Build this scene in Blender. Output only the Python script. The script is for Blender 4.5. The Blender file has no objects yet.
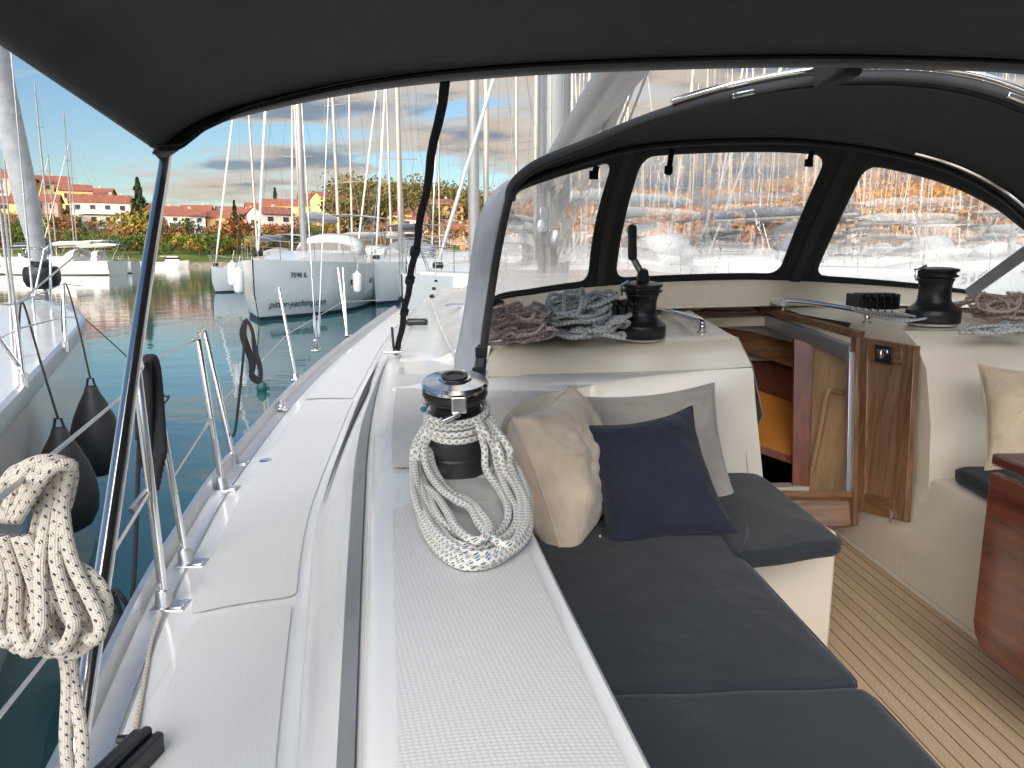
import bpy, bmesh, math, random
from mathutils import Vector, Matrix, Euler, noise
R = math.radians
S = bpy.context.scene
COL = S.collection
random.seed(7)

# ------------------------------------------------------------------ camera
F, PITCH, YAW, CH = 760.0, math.atan(130/760), R(3.27), 2.10
cam_data = bpy.data.cameras.new('camera')
cam_data.sensor_fit = 'HORIZONTAL'; cam_data.sensor_width = 36.0
cam_data.lens = 36.0*F/1024
cam_data.clip_start = 0.02; cam_data.clip_end = 5000
cam = bpy.data.objects.new('camera', cam_data); COL.objects.link(cam)
cam.location = (0, 0, CH)
cam.rotation_euler = (R(90)-PITCH, 0, -YAW)
S.camera = cam
S.render.resolution_x, S.render.resolution_y = 1024, 768

# ------------------------------------------------------------------ sun and sky
SUN_EL, SUN_AZ = R(9.0), R(205)          # azimuth of the sun seen from the boat, clockwise from +Y (behind, to port)
sd = bpy.data.lights.new('sun', 'SUN'); sd.energy = 2.7; sd.angle = R(0.6); sd.color = (1.0, 0.66, 0.36)
sun = bpy.data.objects.new('sun', sd); COL.objects.link(sun)
sdir = Vector((math.sin(SUN_AZ)*math.cos(SUN_EL), math.cos(SUN_AZ)*math.cos(SUN_EL), math.sin(SUN_EL)))
sun.rotation_euler = sdir.to_track_quat('Z', 'Y').to_euler()
S.view_settings.view_transform = 'Standard'; S.view_settings.look = 'None'
S.view_settings.gamma = 1; S.view_settings.use_curve_mapping = False
S.view_settings.exposure = 0.80
SKY_STR = 0.093
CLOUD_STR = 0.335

W = bpy.data.worlds.new('World'); S.world = W; W.use_nodes = True
nt = W.node_tree; nt.nodes.clear()
def N(nt, t, **k):
    n = nt.nodes.new(t)
    for a, v in k.items():
        if a in n.inputs.keys() if isinstance(a, str) else False: n.inputs[a].default_value = v
        else: setattr(n, a, v)
    return n
def L(nt, a, b): nt.links.new(a, b)
def M2(nt, op, a, b=None, c=None, clamp=False):
    n = nt.nodes.new('ShaderNodeMath'); n.operation = op; n.use_clamp = clamp
    for i, v in enumerate((a, b, c)):
        if v is None: continue
        if isinstance(v, (int, float)): n.inputs[i].default_value = v
        else: nt.links.new(v, n.inputs[i])
    return n.outputs[0]
def RAMP(nt, fac, stops, interp='LINEAR'):
    n = nt.nodes.new('ShaderNodeValToRGB'); cr = n.color_ramp; cr.interpolation = interp
    while len(cr.elements) > 1: cr.elements.remove(cr.elements[-1])
    cr.elements[0].position = stops[0][0]; cr.elements[0].color = tuple(stops[0][1])+(1,) if len(stops[0][1]) == 3 else stops[0][1]
    for p, c in stops[1:]:
        e = cr.elements.new(p); e.color = tuple(c)+(1,) if len(c) == 3 else c
    nt.links.new(fac, n.inputs[0]); return n.outputs[0]
sky = nt.nodes.new('ShaderNodeTexSky'); sky.sky_type = 'NISHITA'; sky.sun_disc = False
sky.sun_elevation = SUN_EL; sky.sun_rotation = SUN_AZ
sky.air_density = 1.0; sky.dust_density = 0.2; sky.ozone_density = 1.5
bg = nt.nodes.new('ShaderNodeBackground'); bg.inputs['Strength'].default_value = SKY_STR
tint = nt.nodes.new('ShaderNodeMix'); tint.data_type = 'RGBA'; tint.blend_type = 'MULTIPLY'; tint.inputs['Factor'].default_value = 1.0; tint.inputs['B'].default_value = (0.84, 0.96, 1.16, 1); L(nt, sky.outputs[0], tint.inputs['A'])
L(nt, tint.outputs['Result'], bg.inputs[0])
tc = nt.nodes.new('ShaderNodeTexCoord')
sx = nt.nodes.new('ShaderNodeSeparateXYZ'); L(nt, tc.outputs['Generated'], sx.inputs[0])
zc = M2(nt, 'MAXIMUM', sx.outputs[2], 0.0)
den = M2(nt, 'ADD', zc, 0.16)
cu = M2(nt, 'DIVIDE', sx.outputs[0], den); cv = M2(nt, 'DIVIDE', sx.outputs[1], den)
cx = nt.nodes.new('ShaderNodeCombineXYZ'); L(nt, cu, cx.inputs[0]); L(nt, M2(nt, 'MULTIPLY', cv, 1.5), cx.inputs[1])
n1 = N(nt, 'ShaderNodeTexNoise'); n1.inputs['Scale'].default_value = 0.95; n1.inputs['Detail'].default_value = 9; n1.inputs['Roughness'].default_value = 0.56; n1.inputs['Distortion'].default_value = 0.35
L(nt, cx.outputs[0], n1.inputs['Vector'])
mp = nt.nodes.new('ShaderNodeMapping'); mp.inputs['Location'].default_value = (3.1, 1.7, 0.4); L(nt, cx.outputs[0], mp.inputs[0])
n2 = N(nt, 'ShaderNodeTexNoise'); n2.inputs['Scale'].default_value = 2.2; n2.inputs['Detail'].default_value = 6
L(nt, mp.outputs[0], n2.inputs['Vector'])
# more cloud towards the right of the bow and low over the horizon
bias = M2(nt, 'ADD', M2(nt, 'MULTIPLY', sx.outputs[0], 0.30), M2(nt, 'ADD', M2(nt, 'MULTIPLY', M2(nt, 'SUBTRACT', 0.40, zc), 0.30), M2(nt, 'MULTIPLY', M2(nt, 'MAXIMUM', M2(nt, 'MULTIPLY', sx.outputs[1], -1.0), 0.0), 0.25)))
bias = M2(nt, 'ADD', bias, M2(nt, 'MULTIPLY', M2(nt, 'MULTIPLY', M2(nt, 'SUBTRACT', sx.outputs[2], 0.42), 3.0, clamp=True), 0.12))
dens = M2(nt, 'ADD', n1.outputs[0], bias)
mask = RAMP(nt, dens, [(0.465, (0, 0, 0)), (0.525, (0.75, 0.75, 0.75)), (0.60, (1, 1, 1))])
tone = M2(nt, 'ADD', M2(nt, 'MULTIPLY', M2(nt, 'SUBTRACT', dens, 0.52), 1.9), M2(nt, 'MULTIPLY', M2(nt, 'SUBTRACT', n2.outputs[0], 0.45), 2.2))
ccol = RAMP(nt, tone, [(0.0, (1.12, 1.06, 0.98)), (0.24, (1.08, 0.93, 0.78)), (0.5, (0.46, 0.545, 0.66)), (1.0, (0.33, 0.42, 0.56))])
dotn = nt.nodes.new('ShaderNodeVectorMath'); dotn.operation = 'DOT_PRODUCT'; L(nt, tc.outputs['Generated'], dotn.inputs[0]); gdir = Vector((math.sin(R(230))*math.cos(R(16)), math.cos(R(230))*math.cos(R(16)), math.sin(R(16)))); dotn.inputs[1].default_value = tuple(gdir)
glow = M2(nt, 'ADD', 1.0, M2(nt, 'MULTIPLY', M2(nt, 'POWER', M2(nt, 'MAXIMUM', dotn.outputs['Value'], 0.0), 1.6), 30.0))  # brighter cloud added out of view, away from the sun, to light the cockpit
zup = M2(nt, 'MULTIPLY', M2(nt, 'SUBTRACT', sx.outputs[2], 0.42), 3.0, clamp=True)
glow = M2(nt, 'ADD', glow, M2(nt, 'MULTIPLY', zup, 1.4))  # clouds overhead also brightened out of view, for light on the deck
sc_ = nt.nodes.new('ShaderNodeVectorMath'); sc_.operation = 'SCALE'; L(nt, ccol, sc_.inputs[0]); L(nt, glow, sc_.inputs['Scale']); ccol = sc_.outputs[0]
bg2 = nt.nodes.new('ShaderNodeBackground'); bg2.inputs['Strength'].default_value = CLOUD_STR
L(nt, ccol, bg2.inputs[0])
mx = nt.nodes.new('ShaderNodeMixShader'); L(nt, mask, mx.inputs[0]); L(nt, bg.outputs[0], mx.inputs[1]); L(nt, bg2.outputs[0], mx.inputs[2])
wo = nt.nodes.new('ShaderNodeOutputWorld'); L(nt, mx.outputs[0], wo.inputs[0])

# ------------------------------------------------------------------ survey helper: where a sight line of the photo meets a known height/depth
ROT = cam.rotation_euler.to_matrix()
FWD = ROT @ Vector((0, 0, -1))
def at(px, py, z=None, d=None, X=None, Y=None):
    v = ROT @ Vector(((px-512)/F, (384-py)/F, -1.0))
    if z is not None: t = (z-CH)/v.z
    elif d is not None: t = d
    elif X is not None: t = X/v.x
    else: t = Y/v.y
    return Vector((v.x*t, v.y*t, CH+v.z*t))

# ------------------------------------------------------------------ mesh helpers
class MB:
    def __init__(s): s.v = []; s.f = []; s.uv = []; s.mi = []; s.cur = 0
    def quad_grid(s, rows, uv=None, close_u=False, close_v=False, flip=False):
        b = len(s.v); n = len(rows); m = len(rows[0])
        for r in rows:
            for p in r: s.v.append(Vector(p))
        for i in range(n if close_v else n-1):
            for j in range(m if close_u else m-1):
                i2, j2 = (i+1) % n, (j+1) % m
                q = [b+i*m+j, b+i*m+j2, b+i2*m+j2, b+i2*m+j]
                if uv: t = [uv(i, j), uv(i, j+1), uv(i+1, j+1), uv(i+1, j)]
                else: t = [(j/(m), i/(n)), ((j+1)/m, i/n), ((j+1)/m, (i+1)/n), (j/m, (i+1)/n)]
                if flip: q.reverse(); t.reverse()
                s.f.append(q); s.uv.append(t); s.mi.append(s.cur)
    def face(s, pts):
        b = len(s.v); s.v += [Vector(p) for p in pts]
        s.f.append(list(range(b, b+len(pts)))); s.uv.append([(0, 0)]*len(pts)); s.mi.append(s.cur)
    def box(s, c, size, rot=None, taper=1.0):
        c = Vector(c); hx, hy, hz = size[0]/2, size[1]/2, size[2]/2
        P = []
        for z in (-1, 1):
            t = taper if z > 0 else 1
            for x, y in ((-1, -1), (1, -1), (1, 1), (-1, 1)):
                p = Vector((x*hx*t, y*hy*t, z*hz))
                if rot is not None: p = rot @ p
                P.append(c+p)
        s.hexa(P)
    def hexa(s, P):
        b = len(s.v); s.v += [Vector(p) for p in P]
        for q in ((3, 2, 1, 0), (4, 5, 6, 7), (0, 1, 5, 4), (1, 2, 6, 5), (2, 3, 7, 6), (3, 0, 4, 7)):
            s.f.append([b+i for i in q]); s.uv.append([(0, 0), (1, 0), (1, 1), (0, 1)]); s.mi.append(s.cur)
    def beam(s, a, b_, w, h, up=(0, 0, 1)):
        a = Vector(a); b_ = Vector(b_); d = (b_-a); l = d.length; d.normalize()
        sd = d.cross(Vector(up)); sd.normalize(); u = sd.cross(d)
        rot = Matrix((sd, d, u)).transposed()
        s.box((a+b_)/2, (w, l, h), rot)
    def prism(s, poly, z0, z1):
        n = len(poly); b = len(s.v)
        for z in (z0, z1):
            for p in poly: s.v.append(Vector((p[0], p[1], z)))
        s.f.append([b+n-1-i for i in range(n)]); s.uv.append([(0, 0)]*n); s.mi.append(s.cur)
        s.f.append([b+n+i for i in range(n)]); s.uv.append([(0, 0)]*n); s.mi.append(s.cur)
        for i in range(n):
            j = (i+1) % n
            s.f.append([b+i, b+j, b+n+j, b+n+i]); s.uv.append([(0, 0)]*4); s.mi.append(s.cur)
    def tube(s, path, r, n=8, cap=True, closed=False, sx=1.0, v0=0.0):
        path = [Vector(p) for p in path]; m = len(path)
        if not isinstance(r, (list, tuple)): r = [r]*m
        T = []
        for i in range(m):
            if closed: t = path[(i+1) % m]-path[i-1]
            else: t = path[min(i+1, m-1)]-path[max(i-1, 0)]
            if t.length < 1e-9: t = Vector((0, 0, 1))
            T.append(t.normalized())
        ref = Vector((0, 0, 1)) if abs(T[0].z) < 0.9 else Vector((1, 0, 0))
        nrm = (ref-T[0]*ref.dot(T[0])).normalized()
        rows = []; ln = [v0]
        for i in range(m):
            if i:
                nrm = nrm-T[i]*nrm.dot(T[i]); nrm.normalize(); ln.append(ln[-1]+(path[i]-path[i-1]).length)
            bi = T[i].cross(nrm)
            rows.append([path[i]+(nrm*math.cos(2*math.pi*k/n)*sx+bi*math.sin(2*math.pi*k/n))*r[i] for k in range(n)])
        if closed: ln.append(ln[-1]+(path[0]-path[-1]).length)
        else: ln.append(ln[-1])
        s.quad_grid(rows, uv=lambda i, j: (j/n, ln[i]), close_u=True, close_v=closed)
        if cap and not closed:
            b = len(s.v)-m*n
            s.f.append([b+n-1-k for k in range(n)]); s.uv.append([(0, 0)]*n); s.mi.append(s.cur)
            s.f.append([b+(m-1)*n+k for k in range(n)]); s.uv.append([(0, 0)]*n); s.mi.append(s.cur)
    def lathe(s, prof, c=(0, 0, 0), n=24, rot=None, sy=1.0):
        c = Vector(c); rows = []
        for r, z in prof:
            row = []
            for k in range(n):
                p = Vector((r*math.cos(2*math.pi*k/n), r*math.sin(2*math.pi*k/n)*sy, z))
                if rot is not None: p = rot @ p
                row.append(c+p)
            rows.append(row)
        s.quad_grid(rows, close_u=True)
        b = len(s.v)-len(prof)*n
        if prof[0][0] > 1e-4: s.f.append([b+n-1-k for k in range(n)]); s.uv.append([(0, 0)]*n); s.mi.append(s.cur)
        if prof[-1][0] > 1e-4: s.f.append([b+(len(prof)-1)*n+k for k in range(n)]); s.uv.append([(0, 0)]*n); s.mi.append(s.cur)
    def build(s, name, mat, parent=None, bevel=0, seg=3, sharp=38, flat=False, solid=0, subsurf=0):
        me = bpy.data.meshes.new(name)
        o = None
        org = parent_world(parent) if parent is not None else Vector((0, 0, 0))
        me.from_pydata([v-org for v in s.v], [], s.f)
        ul = me.uv_layers.new(name='UVMap'); k = 0
        for t in s.uv:
            for u in t: ul.data[k].uv = u; k += 1
        mats = mat if isinstance(mat, (list, tuple)) else [mat]
        for m in mats: me.materials.append(m)
        if len(mats) > 1:
            for p, i in zip(me.polygons, s.mi): p.material_index = i
        if not flat:
            me.shade_smooth()
            if sharp < 180: me.set_sharp_from_angle(angle=R(sharp))
        me.update()
        o = bpy.data.objects.new(name, me); COL.objects.link(o)
        if parent is not None: o.parent = parent
        if solid:
            md = o.modifiers.new('solid', 'SOLIDIFY'); md.thickness = solid; md.offset = -1
        if bevel:
            md = o.modifiers.new('bevel', 'BEVEL'); md.width = bevel; md.segments = seg; md.limit_method = 'ANGLE'; md.angle_limit = R(30); md.harden_normals = False
        if subsurf:
            md = o.modifiers.new('sub', 'SUBSURF'); md.levels = subsurf; md.render_levels = subsurf
        return o
def parent_world(o):
    p = Vector((0, 0, 0))
    while o is not None: p += o.location; o = o.parent
    return p
def tag(o, label=None, cat=None, group=None, kind=None):
    if label: o['label'] = label
    if cat: o['category'] = cat
    if group: o['group'] = group
    if kind: o['kind'] = kind
    return o
def empty(name, loc, label=None, cat=None, group=None):
    o = bpy.data.objects.new(name, None); COL.objects.link(o); o.location = loc
    o.empty_display_size = 0.2
    return tag(o, label, cat, group)
def copy_tree(o, parent=None):
    c = o.copy(); COL.objects.link(c)
    c.parent = parent
    for ch in [x for x in COL.objects if x.parent == o]: copy_tree(ch, c)
    return c
def spline(pts, k=6, closed=False):
    pts = [Vector(p) for p in pts]; n = len(pts); out = []
    rng = n if closed else n-1
    for i in range(rng):
        p1, p2 = pts[i], pts[(i+1) % n]
        p0 = pts[i-1] if (closed or i > 0) else p1*2-p2
        p3 = pts[(i+2) % n] if (closed or i+2 < n) else p2*2-p1
        for j in range(k):
            t = j/k
            out.append(0.5*((2*p1)+(p2-p0)*t+(2*p0-5*p1+4*p2-p3)*t*t+(3*p1-p0-3*p2+p3)*t**3))
    if not closed: out.append(pts[-1])
    return out
def resample(pts, n, closed=False):
    pts = [Vector(p) for p in pts]
    if closed: pts = pts+[pts[0]]
    cum = [0]
    for a, b in zip(pts, pts[1:]): cum.append(cum[-1]+(b-a).length)
    out = []; j = 0
    m = n if closed else n-1
    for i in range(n):
        t = cum[-1]*i/m
        while j < len(cum)-2 and cum[j+1] < t: j += 1
        f = (t-cum[j])/max(cum[j+1]-cum[j], 1e-9)
        out.append(pts[j].lerp(pts[j+1], f))
    return out
def curveY(pts):
    """piecewise linear/monotone curve as a function of Y, extended at both ends"""
    pts = sorted([Vector(p) for p in spline(pts, 5)], key=lambda p: p.y)
    def f(y):
        if y <= pts[0].y:
            a, b = pts[0], pts[min(5, len(pts)-1)]
        elif y >= pts[-1].y:
            a, b = pts[-6], pts[-1]
        else:
            for a, b in zip(pts, pts[1:]):
                if a.y <= y <= b.y: break
        t = (y-a.y)/max(b.y-a.y, 1e-6)
        p = a.lerp(b, t)
        return Vector((p.x, y, p.z))
    return f
def lerp(a, b, t): return a+(b-a)*t
def smooth(t): t = max(0, min(1, t)); return t*t*(3-2*t)

# ------------------------------------------------------------------ materials
def new_mat(name):
    m = bpy.data.materials.new(name); m.use_nodes = True
    return m, m.node_tree, m.node_tree.nodes['Principled BSDF']
def P(name, col, rough=0.5, metal=0.0, spec=0.5, coat=0.0, noise_amt=0.0, noise_scale=8.0, bump=0.0, bump_scale=60.0, sheen=0.0, stretch=None, rough_var=0.0):
    m, nt, b = new_mat(name)
    b.inputs['Base Color'].default_value = (*col, 1); b.inputs['Roughness'].default_value = rough
    b.inputs['Metallic'].default_value = metal; b.inputs['Specular IOR Level'].default_value = spec
    b.inputs['Coat Weight'].default_value = coat; b.inputs['Coat Roughness'].default_value = 0.08
    if sheen: b.inputs['Sheen Weight'].default_value = sheen; b.inputs['Sheen Roughness'].default_value = 0.5
    if noise_amt or bump or rough_var:
        t = nt.nodes.new('ShaderNodeTexCoord'); mpn = nt.nodes.new('ShaderNodeMapping'); L(nt, t.outputs['Object'], mpn.inputs[0])
        if stretch: mpn.inputs['Scale'].default_value = stretch
    if noise_amt:
        n = nt.nodes.new('ShaderNodeTexNoise'); n.inputs['Scale'].default_value = noise_scale; n.inputs['Detail'].default_value = 6
        L(nt, mpn.outputs[0], n.inputs['Vector'])
        c0 = tuple(max(0, c*(1-noise_amt)) for c in col); c1 = tuple(min(1, c*(1+noise_amt)) for c in col)
        L(nt, RAMP(nt, n.outputs[0], [(0.3, c0), (0.7, c1)]), b.inputs['Base Color'])
    if rough_var:
        n = nt.nodes.new('ShaderNodeTexNoise'); n.inputs['Scale'].default_value = 5; n.inputs['Detail'].default_value = 5
        L(nt, mpn.outputs[0], n.inputs['Vector'])
        L(nt, M2(nt, 'ADD', M2(nt, 'MULTIPLY', M2(nt, 'SUBTRACT', n.outputs[0], 0.5), rough_var*2), rough, clamp=True), b.inputs['Roughness'])
    if bump:
        n = nt.nodes.new('ShaderNodeTexNoise'); n.inputs['Scale'].default_value = bump_scale; n.inputs['Detail'].default_value = 4
        L(nt, mpn.outputs[0], n.inputs['Vector'])
        bp = nt.nodes.new('ShaderNodeBump'); bp.inputs['Strength'].default_value = bump; bp.inputs['Distance'].default_value = 0.01
        L(nt, n.outputs[0], bp.inputs['Height']); L(nt, bp.outputs[0], b.inputs['Normal'])
    return m
def wood(name, c0, c1, axis=2, scale=30, rough=0.35, coat=0.3):
    m, nt, b = new_mat(name)
    t = nt.nodes.new('ShaderNodeTexCoord'); mpn = nt.nodes.new('ShaderNodeMapping'); L(nt, t.outputs['Object'], mpn.inputs[0])
    sc = [scale, scale, scale]; sc[axis] = scale*0.06; mpn.inputs['Scale'].default_value = sc
    n = nt.nodes.new('ShaderNodeTexNoise'); n.inputs['Scale'].default_value = 1.6; n.inputs['Detail'].default_value = 8; n.inputs['Distortion'].default_value = 0.6
    L(nt, mpn.outputs[0], n.inputs['Vector'])
    L(nt, RAMP(nt, n.outputs[0], [(0.32, c0), (0.5, tuple((a+b_)/2 for a, b_ in zip(c0, c1))), (0.68, c1)]), b.inputs['Base Color'])
    b.inputs['Roughness'].default_value = rough; b.inputs['Coat Weight'].default_value = coat; b.inputs['Coat Roughness'].default_value = 0.12
    bp = nt.nodes.new('ShaderNodeBump'); bp.inputs['Strength'].default_value = 0.15; bp.inputs['Distance'].default_value = 0.002
    L(nt, n.outputs[0], bp.inputs['Height']); L(nt, bp.outputs[0], b.inputs['Normal'])
    return m
def fabric(name, col, pitch=0.0016, bump=0.3, rough=0.95, sheen=0.3, wr=0.0, wr_scale=6):
    m, nt, b = new_mat(name)
    t = nt.nodes.new('ShaderNodeTexCoord')
    sp = nt.nodes.new('ShaderNodeSeparateXYZ'); L(nt, t.outputs['Object'], sp.inputs[0])
    k = 2*math.pi/pitch
    wv = M2(nt, 'MULTIPLY', M2(nt, 'SINE', M2(nt, 'MULTIPLY', M2(nt, 'ADD', sp.outputs[0], sp.outputs[2]), k)), M2(nt, 'SINE', M2(nt, 'MULTIPLY', M2(nt, 'ADD', sp.outputs[1], M2(nt, 'MULTIPLY', sp.outputs[2], 0.5)), k)))
    n = nt.nodes.new('ShaderNodeTexNoise'); n.inputs['Scale'].default_value = 9; n.inputs['Detail'].default_value = 7; L(nt, t.outputs['Object'], n.inputs['Vector'])
    c0 = tuple(c*0.86 for c in col); c1 = tuple(min(1, c*1.14) for c in col)
    L(nt, RAMP(nt, n.outputs[0], [(0.3, c0), (0.7, c1)]), b.inputs['Base Color'])
    b.inputs['Roughness'].default_value = rough; b.inputs['Specular IOR Level'].default_value = 0.25
    b.inputs['Sheen Weight'].default_value = sheen; b.inputs['Sheen Roughness'].default_value = 0.45
    bp = nt.nodes.new('ShaderNodeBump'); bp.inputs['Strength'].default_value = bump; bp.inputs['Distance'].default_value = 0.0006
    L(nt, wv, bp.inputs['Height'])
    if wr:
        nn = nt.nodes.new('ShaderNodeTexNoise'); nn.inputs['Scale'].default_value = wr_scale; nn.inputs['Detail'].default_value = 3; nn.inputs['Distortion'].default_value = 1.2; L(nt, t.outputs['Object'], nn.inputs['Vector'])
        b2 = nt.nodes.new('ShaderNodeBump'); b2.inputs['Strength'].default_value = wr; b2.inputs['Distance'].default_value = 0.03
        L(nt, nn.outputs[0], b2.inputs['Height']); L(nt, b2.outputs[0], bp.inputs['Normal'])
    L(nt, bp.outputs[0], b.inputs['Normal'])
    return m
def rope_mat(name, base, fleck, freq=55.0, dens=0.42, turns=3):
    m, nt, b = new_mat(name)
    uv = nt.nodes.new('ShaderNodeUVMap'); sp = nt.nodes.new('ShaderNodeSeparateXYZ'); L(nt, uv.outputs[0], sp.inputs[0])
    u, v = sp.outputs[0], sp.outputs[1]
    def diag(sign):
        return M2(nt, 'FRACT', M2(nt, 'ADD', M2(nt, 'MULTIPLY', u, turns*sign), M2(nt, 'MULTIPLY', v, freq)))
    a = M2(nt, 'LESS_THAN', diag(1), dens); c = M2(nt, 'LESS_THAN', diag(-1), dens)
    grp = M2(nt, 'LESS_THAN', M2(nt, 'FRACT', M2(nt, 'MULTIPLY', v, freq*0.5)), 0.62)
    fine = M2(nt, 'LESS_THAN', M2(nt, 'FRACT', M2(nt, 'ADD', M2(nt, 'MULTIPLY', u, turns*3), M2(nt, 'MULTIPLY', v, freq*2.2))), 0.62)
    fl = M2(nt, 'MULTIPLY', M2(nt, 'MULTIPLY', a, c), fine)
    mixn = nt.nodes.new('ShaderNodeMix'); mixn.data_type = 'RGBA'
    L(nt, fl, mixn.inputs['Factor']); mixn.inputs['A'].default_value = (*base, 1); mixn.inputs['B'].default_value = (*fleck, 1)
    L(nt, mixn.outputs['Result'], b.inputs['Base Color'])
    b.inputs['Roughness'].default_value = 0.85; b.inputs['Sheen Weight'].default_value = 0.2
    w = M2(nt, 'MULTIPLY', M2(nt, 'SINE', M2(nt, 'MULTIPLY', M2(nt, 'ADD', M2(nt, 'MULTIPLY', u, 8), M2(nt, 'MULTIPLY', v, freq*3)), 6.283)), M2(nt, 'SINE', M2(nt, 'MULTIPLY', M2(nt, 'SUBTRACT', M2(nt, 'MULTIPLY', u, 8), M2(nt, 'MULTIPLY', v, freq*3)), 6.283)))
    bp = nt.nodes.new('ShaderNodeBump'); bp.inputs['Strength'].default_value = 0.6; bp.inputs['Distance'].default_value = 0.001
    L(nt, w, bp.inputs['Height']); L(nt, bp.outputs[0], b.inputs['Normal'])
    return m
def nonskid(name, col, px_, py_):
    m, nt, b = new_mat(name)
    t = nt.nodes.new('ShaderNodeTexCoord'); sp = nt.nodes.new('ShaderNodeSeparateXYZ'); L(nt, t.outputs['Object'], sp.inputs[0])
    x = M2(nt, 'MULTIPLY', M2(nt, 'ADD', sp.outputs[0], M2(nt, 'MULTIPLY', sp.outputs[1], 0.22)), 2*math.pi/px_)
    y = M2(nt, 'MULTIPLY', sp.outputs[1], 2*math.pi/py_)
    # rows of little lozenges, every second row shifted
    sh = M2(nt, 'MULTIPLY', M2(nt, 'SINE', x), M2(nt, 'SINE', y))
    h = M2(nt, 'POWER', M2(nt, 'ABSOLUTE', sh), 0.7)
    n = nt.nodes.new('ShaderNodeTexNoise'); n.inputs['Scale'].default_value = 3; n.inputs['Detail'].default_value = 8; L(nt, t.outputs['Object'], n.inputs['Vector'])
    c0 = tuple(c*0.84 for c in col)
    mixn = nt.nodes.new('ShaderNodeMix'); mixn.data_type = 'RGBA'; L(nt, M2(nt, 'ADD', M2(nt, 'MULTIPLY', h, 0.9), M2(nt, 'MULTIPLY', n.outputs[0], 0.25), clamp=True), mixn.inputs['Factor'])
    mixn.inputs['A'].default_value = (*c0, 1); mixn.inputs['B'].default_value = (*col, 1)
    L(nt, mixn.outputs['Result'], b.inputs['Base Color'])
    b.inputs['Roughness'].default_value = 0.42
    bp = nt.nodes.new('ShaderNodeBump'); bp.inputs['Strength'].default_value = 0.36; bp.inputs['Distance'].default_value = 0.0012
    L(nt, h, bp.inputs['Height']); L(nt, bp.outputs[0], b.inputs['Normal'])
    return m
def gelcoat(name, col, rough):
    m, nt, b = new_mat(name)
    t = nt.nodes.new('ShaderNodeTexCoord')
    def nz(scale, det, sc=(1, 1, 1), dist=0.0):
        mp_ = nt.nodes.new('ShaderNodeMapping'); mp_.inputs['Scale'].default_value = sc; L(nt, t.outputs['Object'], mp_.inputs[0])
        n = nt.nodes.new('ShaderNodeTexNoise'); n.inputs['Scale'].default_value = scale; n.inputs['Detail'].default_value = det; n.inputs['Distortion'].default_value = dist; L(nt, mp_.outputs[0], n.inputs['Vector']); return n.outputs[0]
    stain = RAMP(nt, nz(2.2, 9, (1, .5, 1), 1.0), [(.42, (0, 0, 0)), (.72, (1, 1, 1))])
    scuff = RAMP(nt, nz(9, 4, (5, .35, 5), .8), [(.60, (0, 0, 0)), (.68, (1, 1, 1))])
    speck = RAMP(nt, nz(90, 3), [(.68, (0, 0, 0)), (.74, (1, 1, 1))])
    f = M2(nt, 'ADD', M2(nt, 'MULTIPLY', stain, .30), M2(nt, 'ADD', M2(nt, 'MULTIPLY', scuff, .22), M2(nt, 'MULTIPLY', speck, .22)), clamp=True)
    mixn = nt.nodes.new('ShaderNodeMix'); mixn.data_type = 'RGBA'; L(nt, f, mixn.inputs['Factor']); mixn.inputs['A'].default_value = (*col, 1); mixn.inputs['B'].default_value = (col[0]*.66, col[1]*.64, col[2]*.60, 1)
    L(nt, mixn.outputs['Result'], b.inputs['Base Color'])
    L(nt, M2(nt, 'ADD', M2(nt, 'MULTIPLY', stain, .12), rough), b.inputs['Roughness'])
    b.inputs['Coat Weight'].default_value = .25; b.inputs['Coat Roughness'].default_value = .1
    bp = nt.nodes.new('ShaderNodeBump'); bp.inputs['Strength'].default_value = .03; bp.inputs['Distance'].default_value = .01; L(nt, nz(6, 3), bp.inputs['Height']); L(nt, bp.outputs[0], b.inputs['Normal'])
    return m
GEL = P('gelcoat_white_plain', (0.80, 0.80, 0.79), 0.16, coat=0.35, noise_amt=0.035, noise_scale=3, rough_var=0.10, bump=0.04, bump_scale=7)
GEL = gelcoat('gelcoat_white', (0.69, 0.68, 0.655), .17)
CREAM = P('gelcoat_cream', (0.80, 0.72, 0.595), 0.25, coat=0.3, noise_amt=0.03, noise_scale=2.5, rough_var=0.08)
SKID_DECK = nonskid('nonskid_side_deck', (0.67, 0.66, 0.645), 0.0105, 0.0085)
SKID_COAM = nonskid('nonskid_coaming', (0.62, 0.61, 0.59), 0.0150, 0.0125)
STEEL = P('polished_steel', (0.86, 0.85, 0.84), 0.15, metal=1.0, rough_var=0.05)
DULL = P('brushed_steel', (0.55, 0.56, 0.57), 0.30, metal=1.0, noise_amt=0.1)
ALU = P('anodised_aluminium', (0.60, 0.61, 0.63), 0.38, metal=0.85, noise_amt=0.06, noise_scale=20)
GREYSTRIP = P('grey_rubber_strip', (0.17, 0.18, 0.19), 0.4, noise_amt=0.12, noise_scale=14)
GLASSDK = P('dark_portlight', (0.07, 0.075, 0.08), 0.6, spec=0.03)
CANVAS = fabric('charcoal_canvas', (0.029, 0.033, 0.036), 0.0022, 0.35, sheen=0.1, wr=0.10, wr_scale=2.5)
CANVAS2 = fabric('charcoal_canvas_hem', (0.060, 0.062, 0.064), 0.0022, 0.35, wr=0.08)
CANVAS3 = fabric('light_grey_flap', (0.52, 0.53, 0.55), 0.003, 0.3, wr=0.5, wr_scale=5)
SEAM = P('black_piping', (0.012, 0.012, 0.012), 0.5)
BLACK = P('black_plastic', (0.014, 0.014, 0.015), 0.35, noise_amt=0.2)
BLACKWEB = fabric('black_webbing', (0.010, 0.010, 0.012), 0.003, 0.5, sheen=0)
DRUM = P('anodised_black_drum', (0.028, 0.028, 0.030), 0.32, metal=0.35, spec=0.6, noise_amt=0.15, noise_scale=30)
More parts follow.
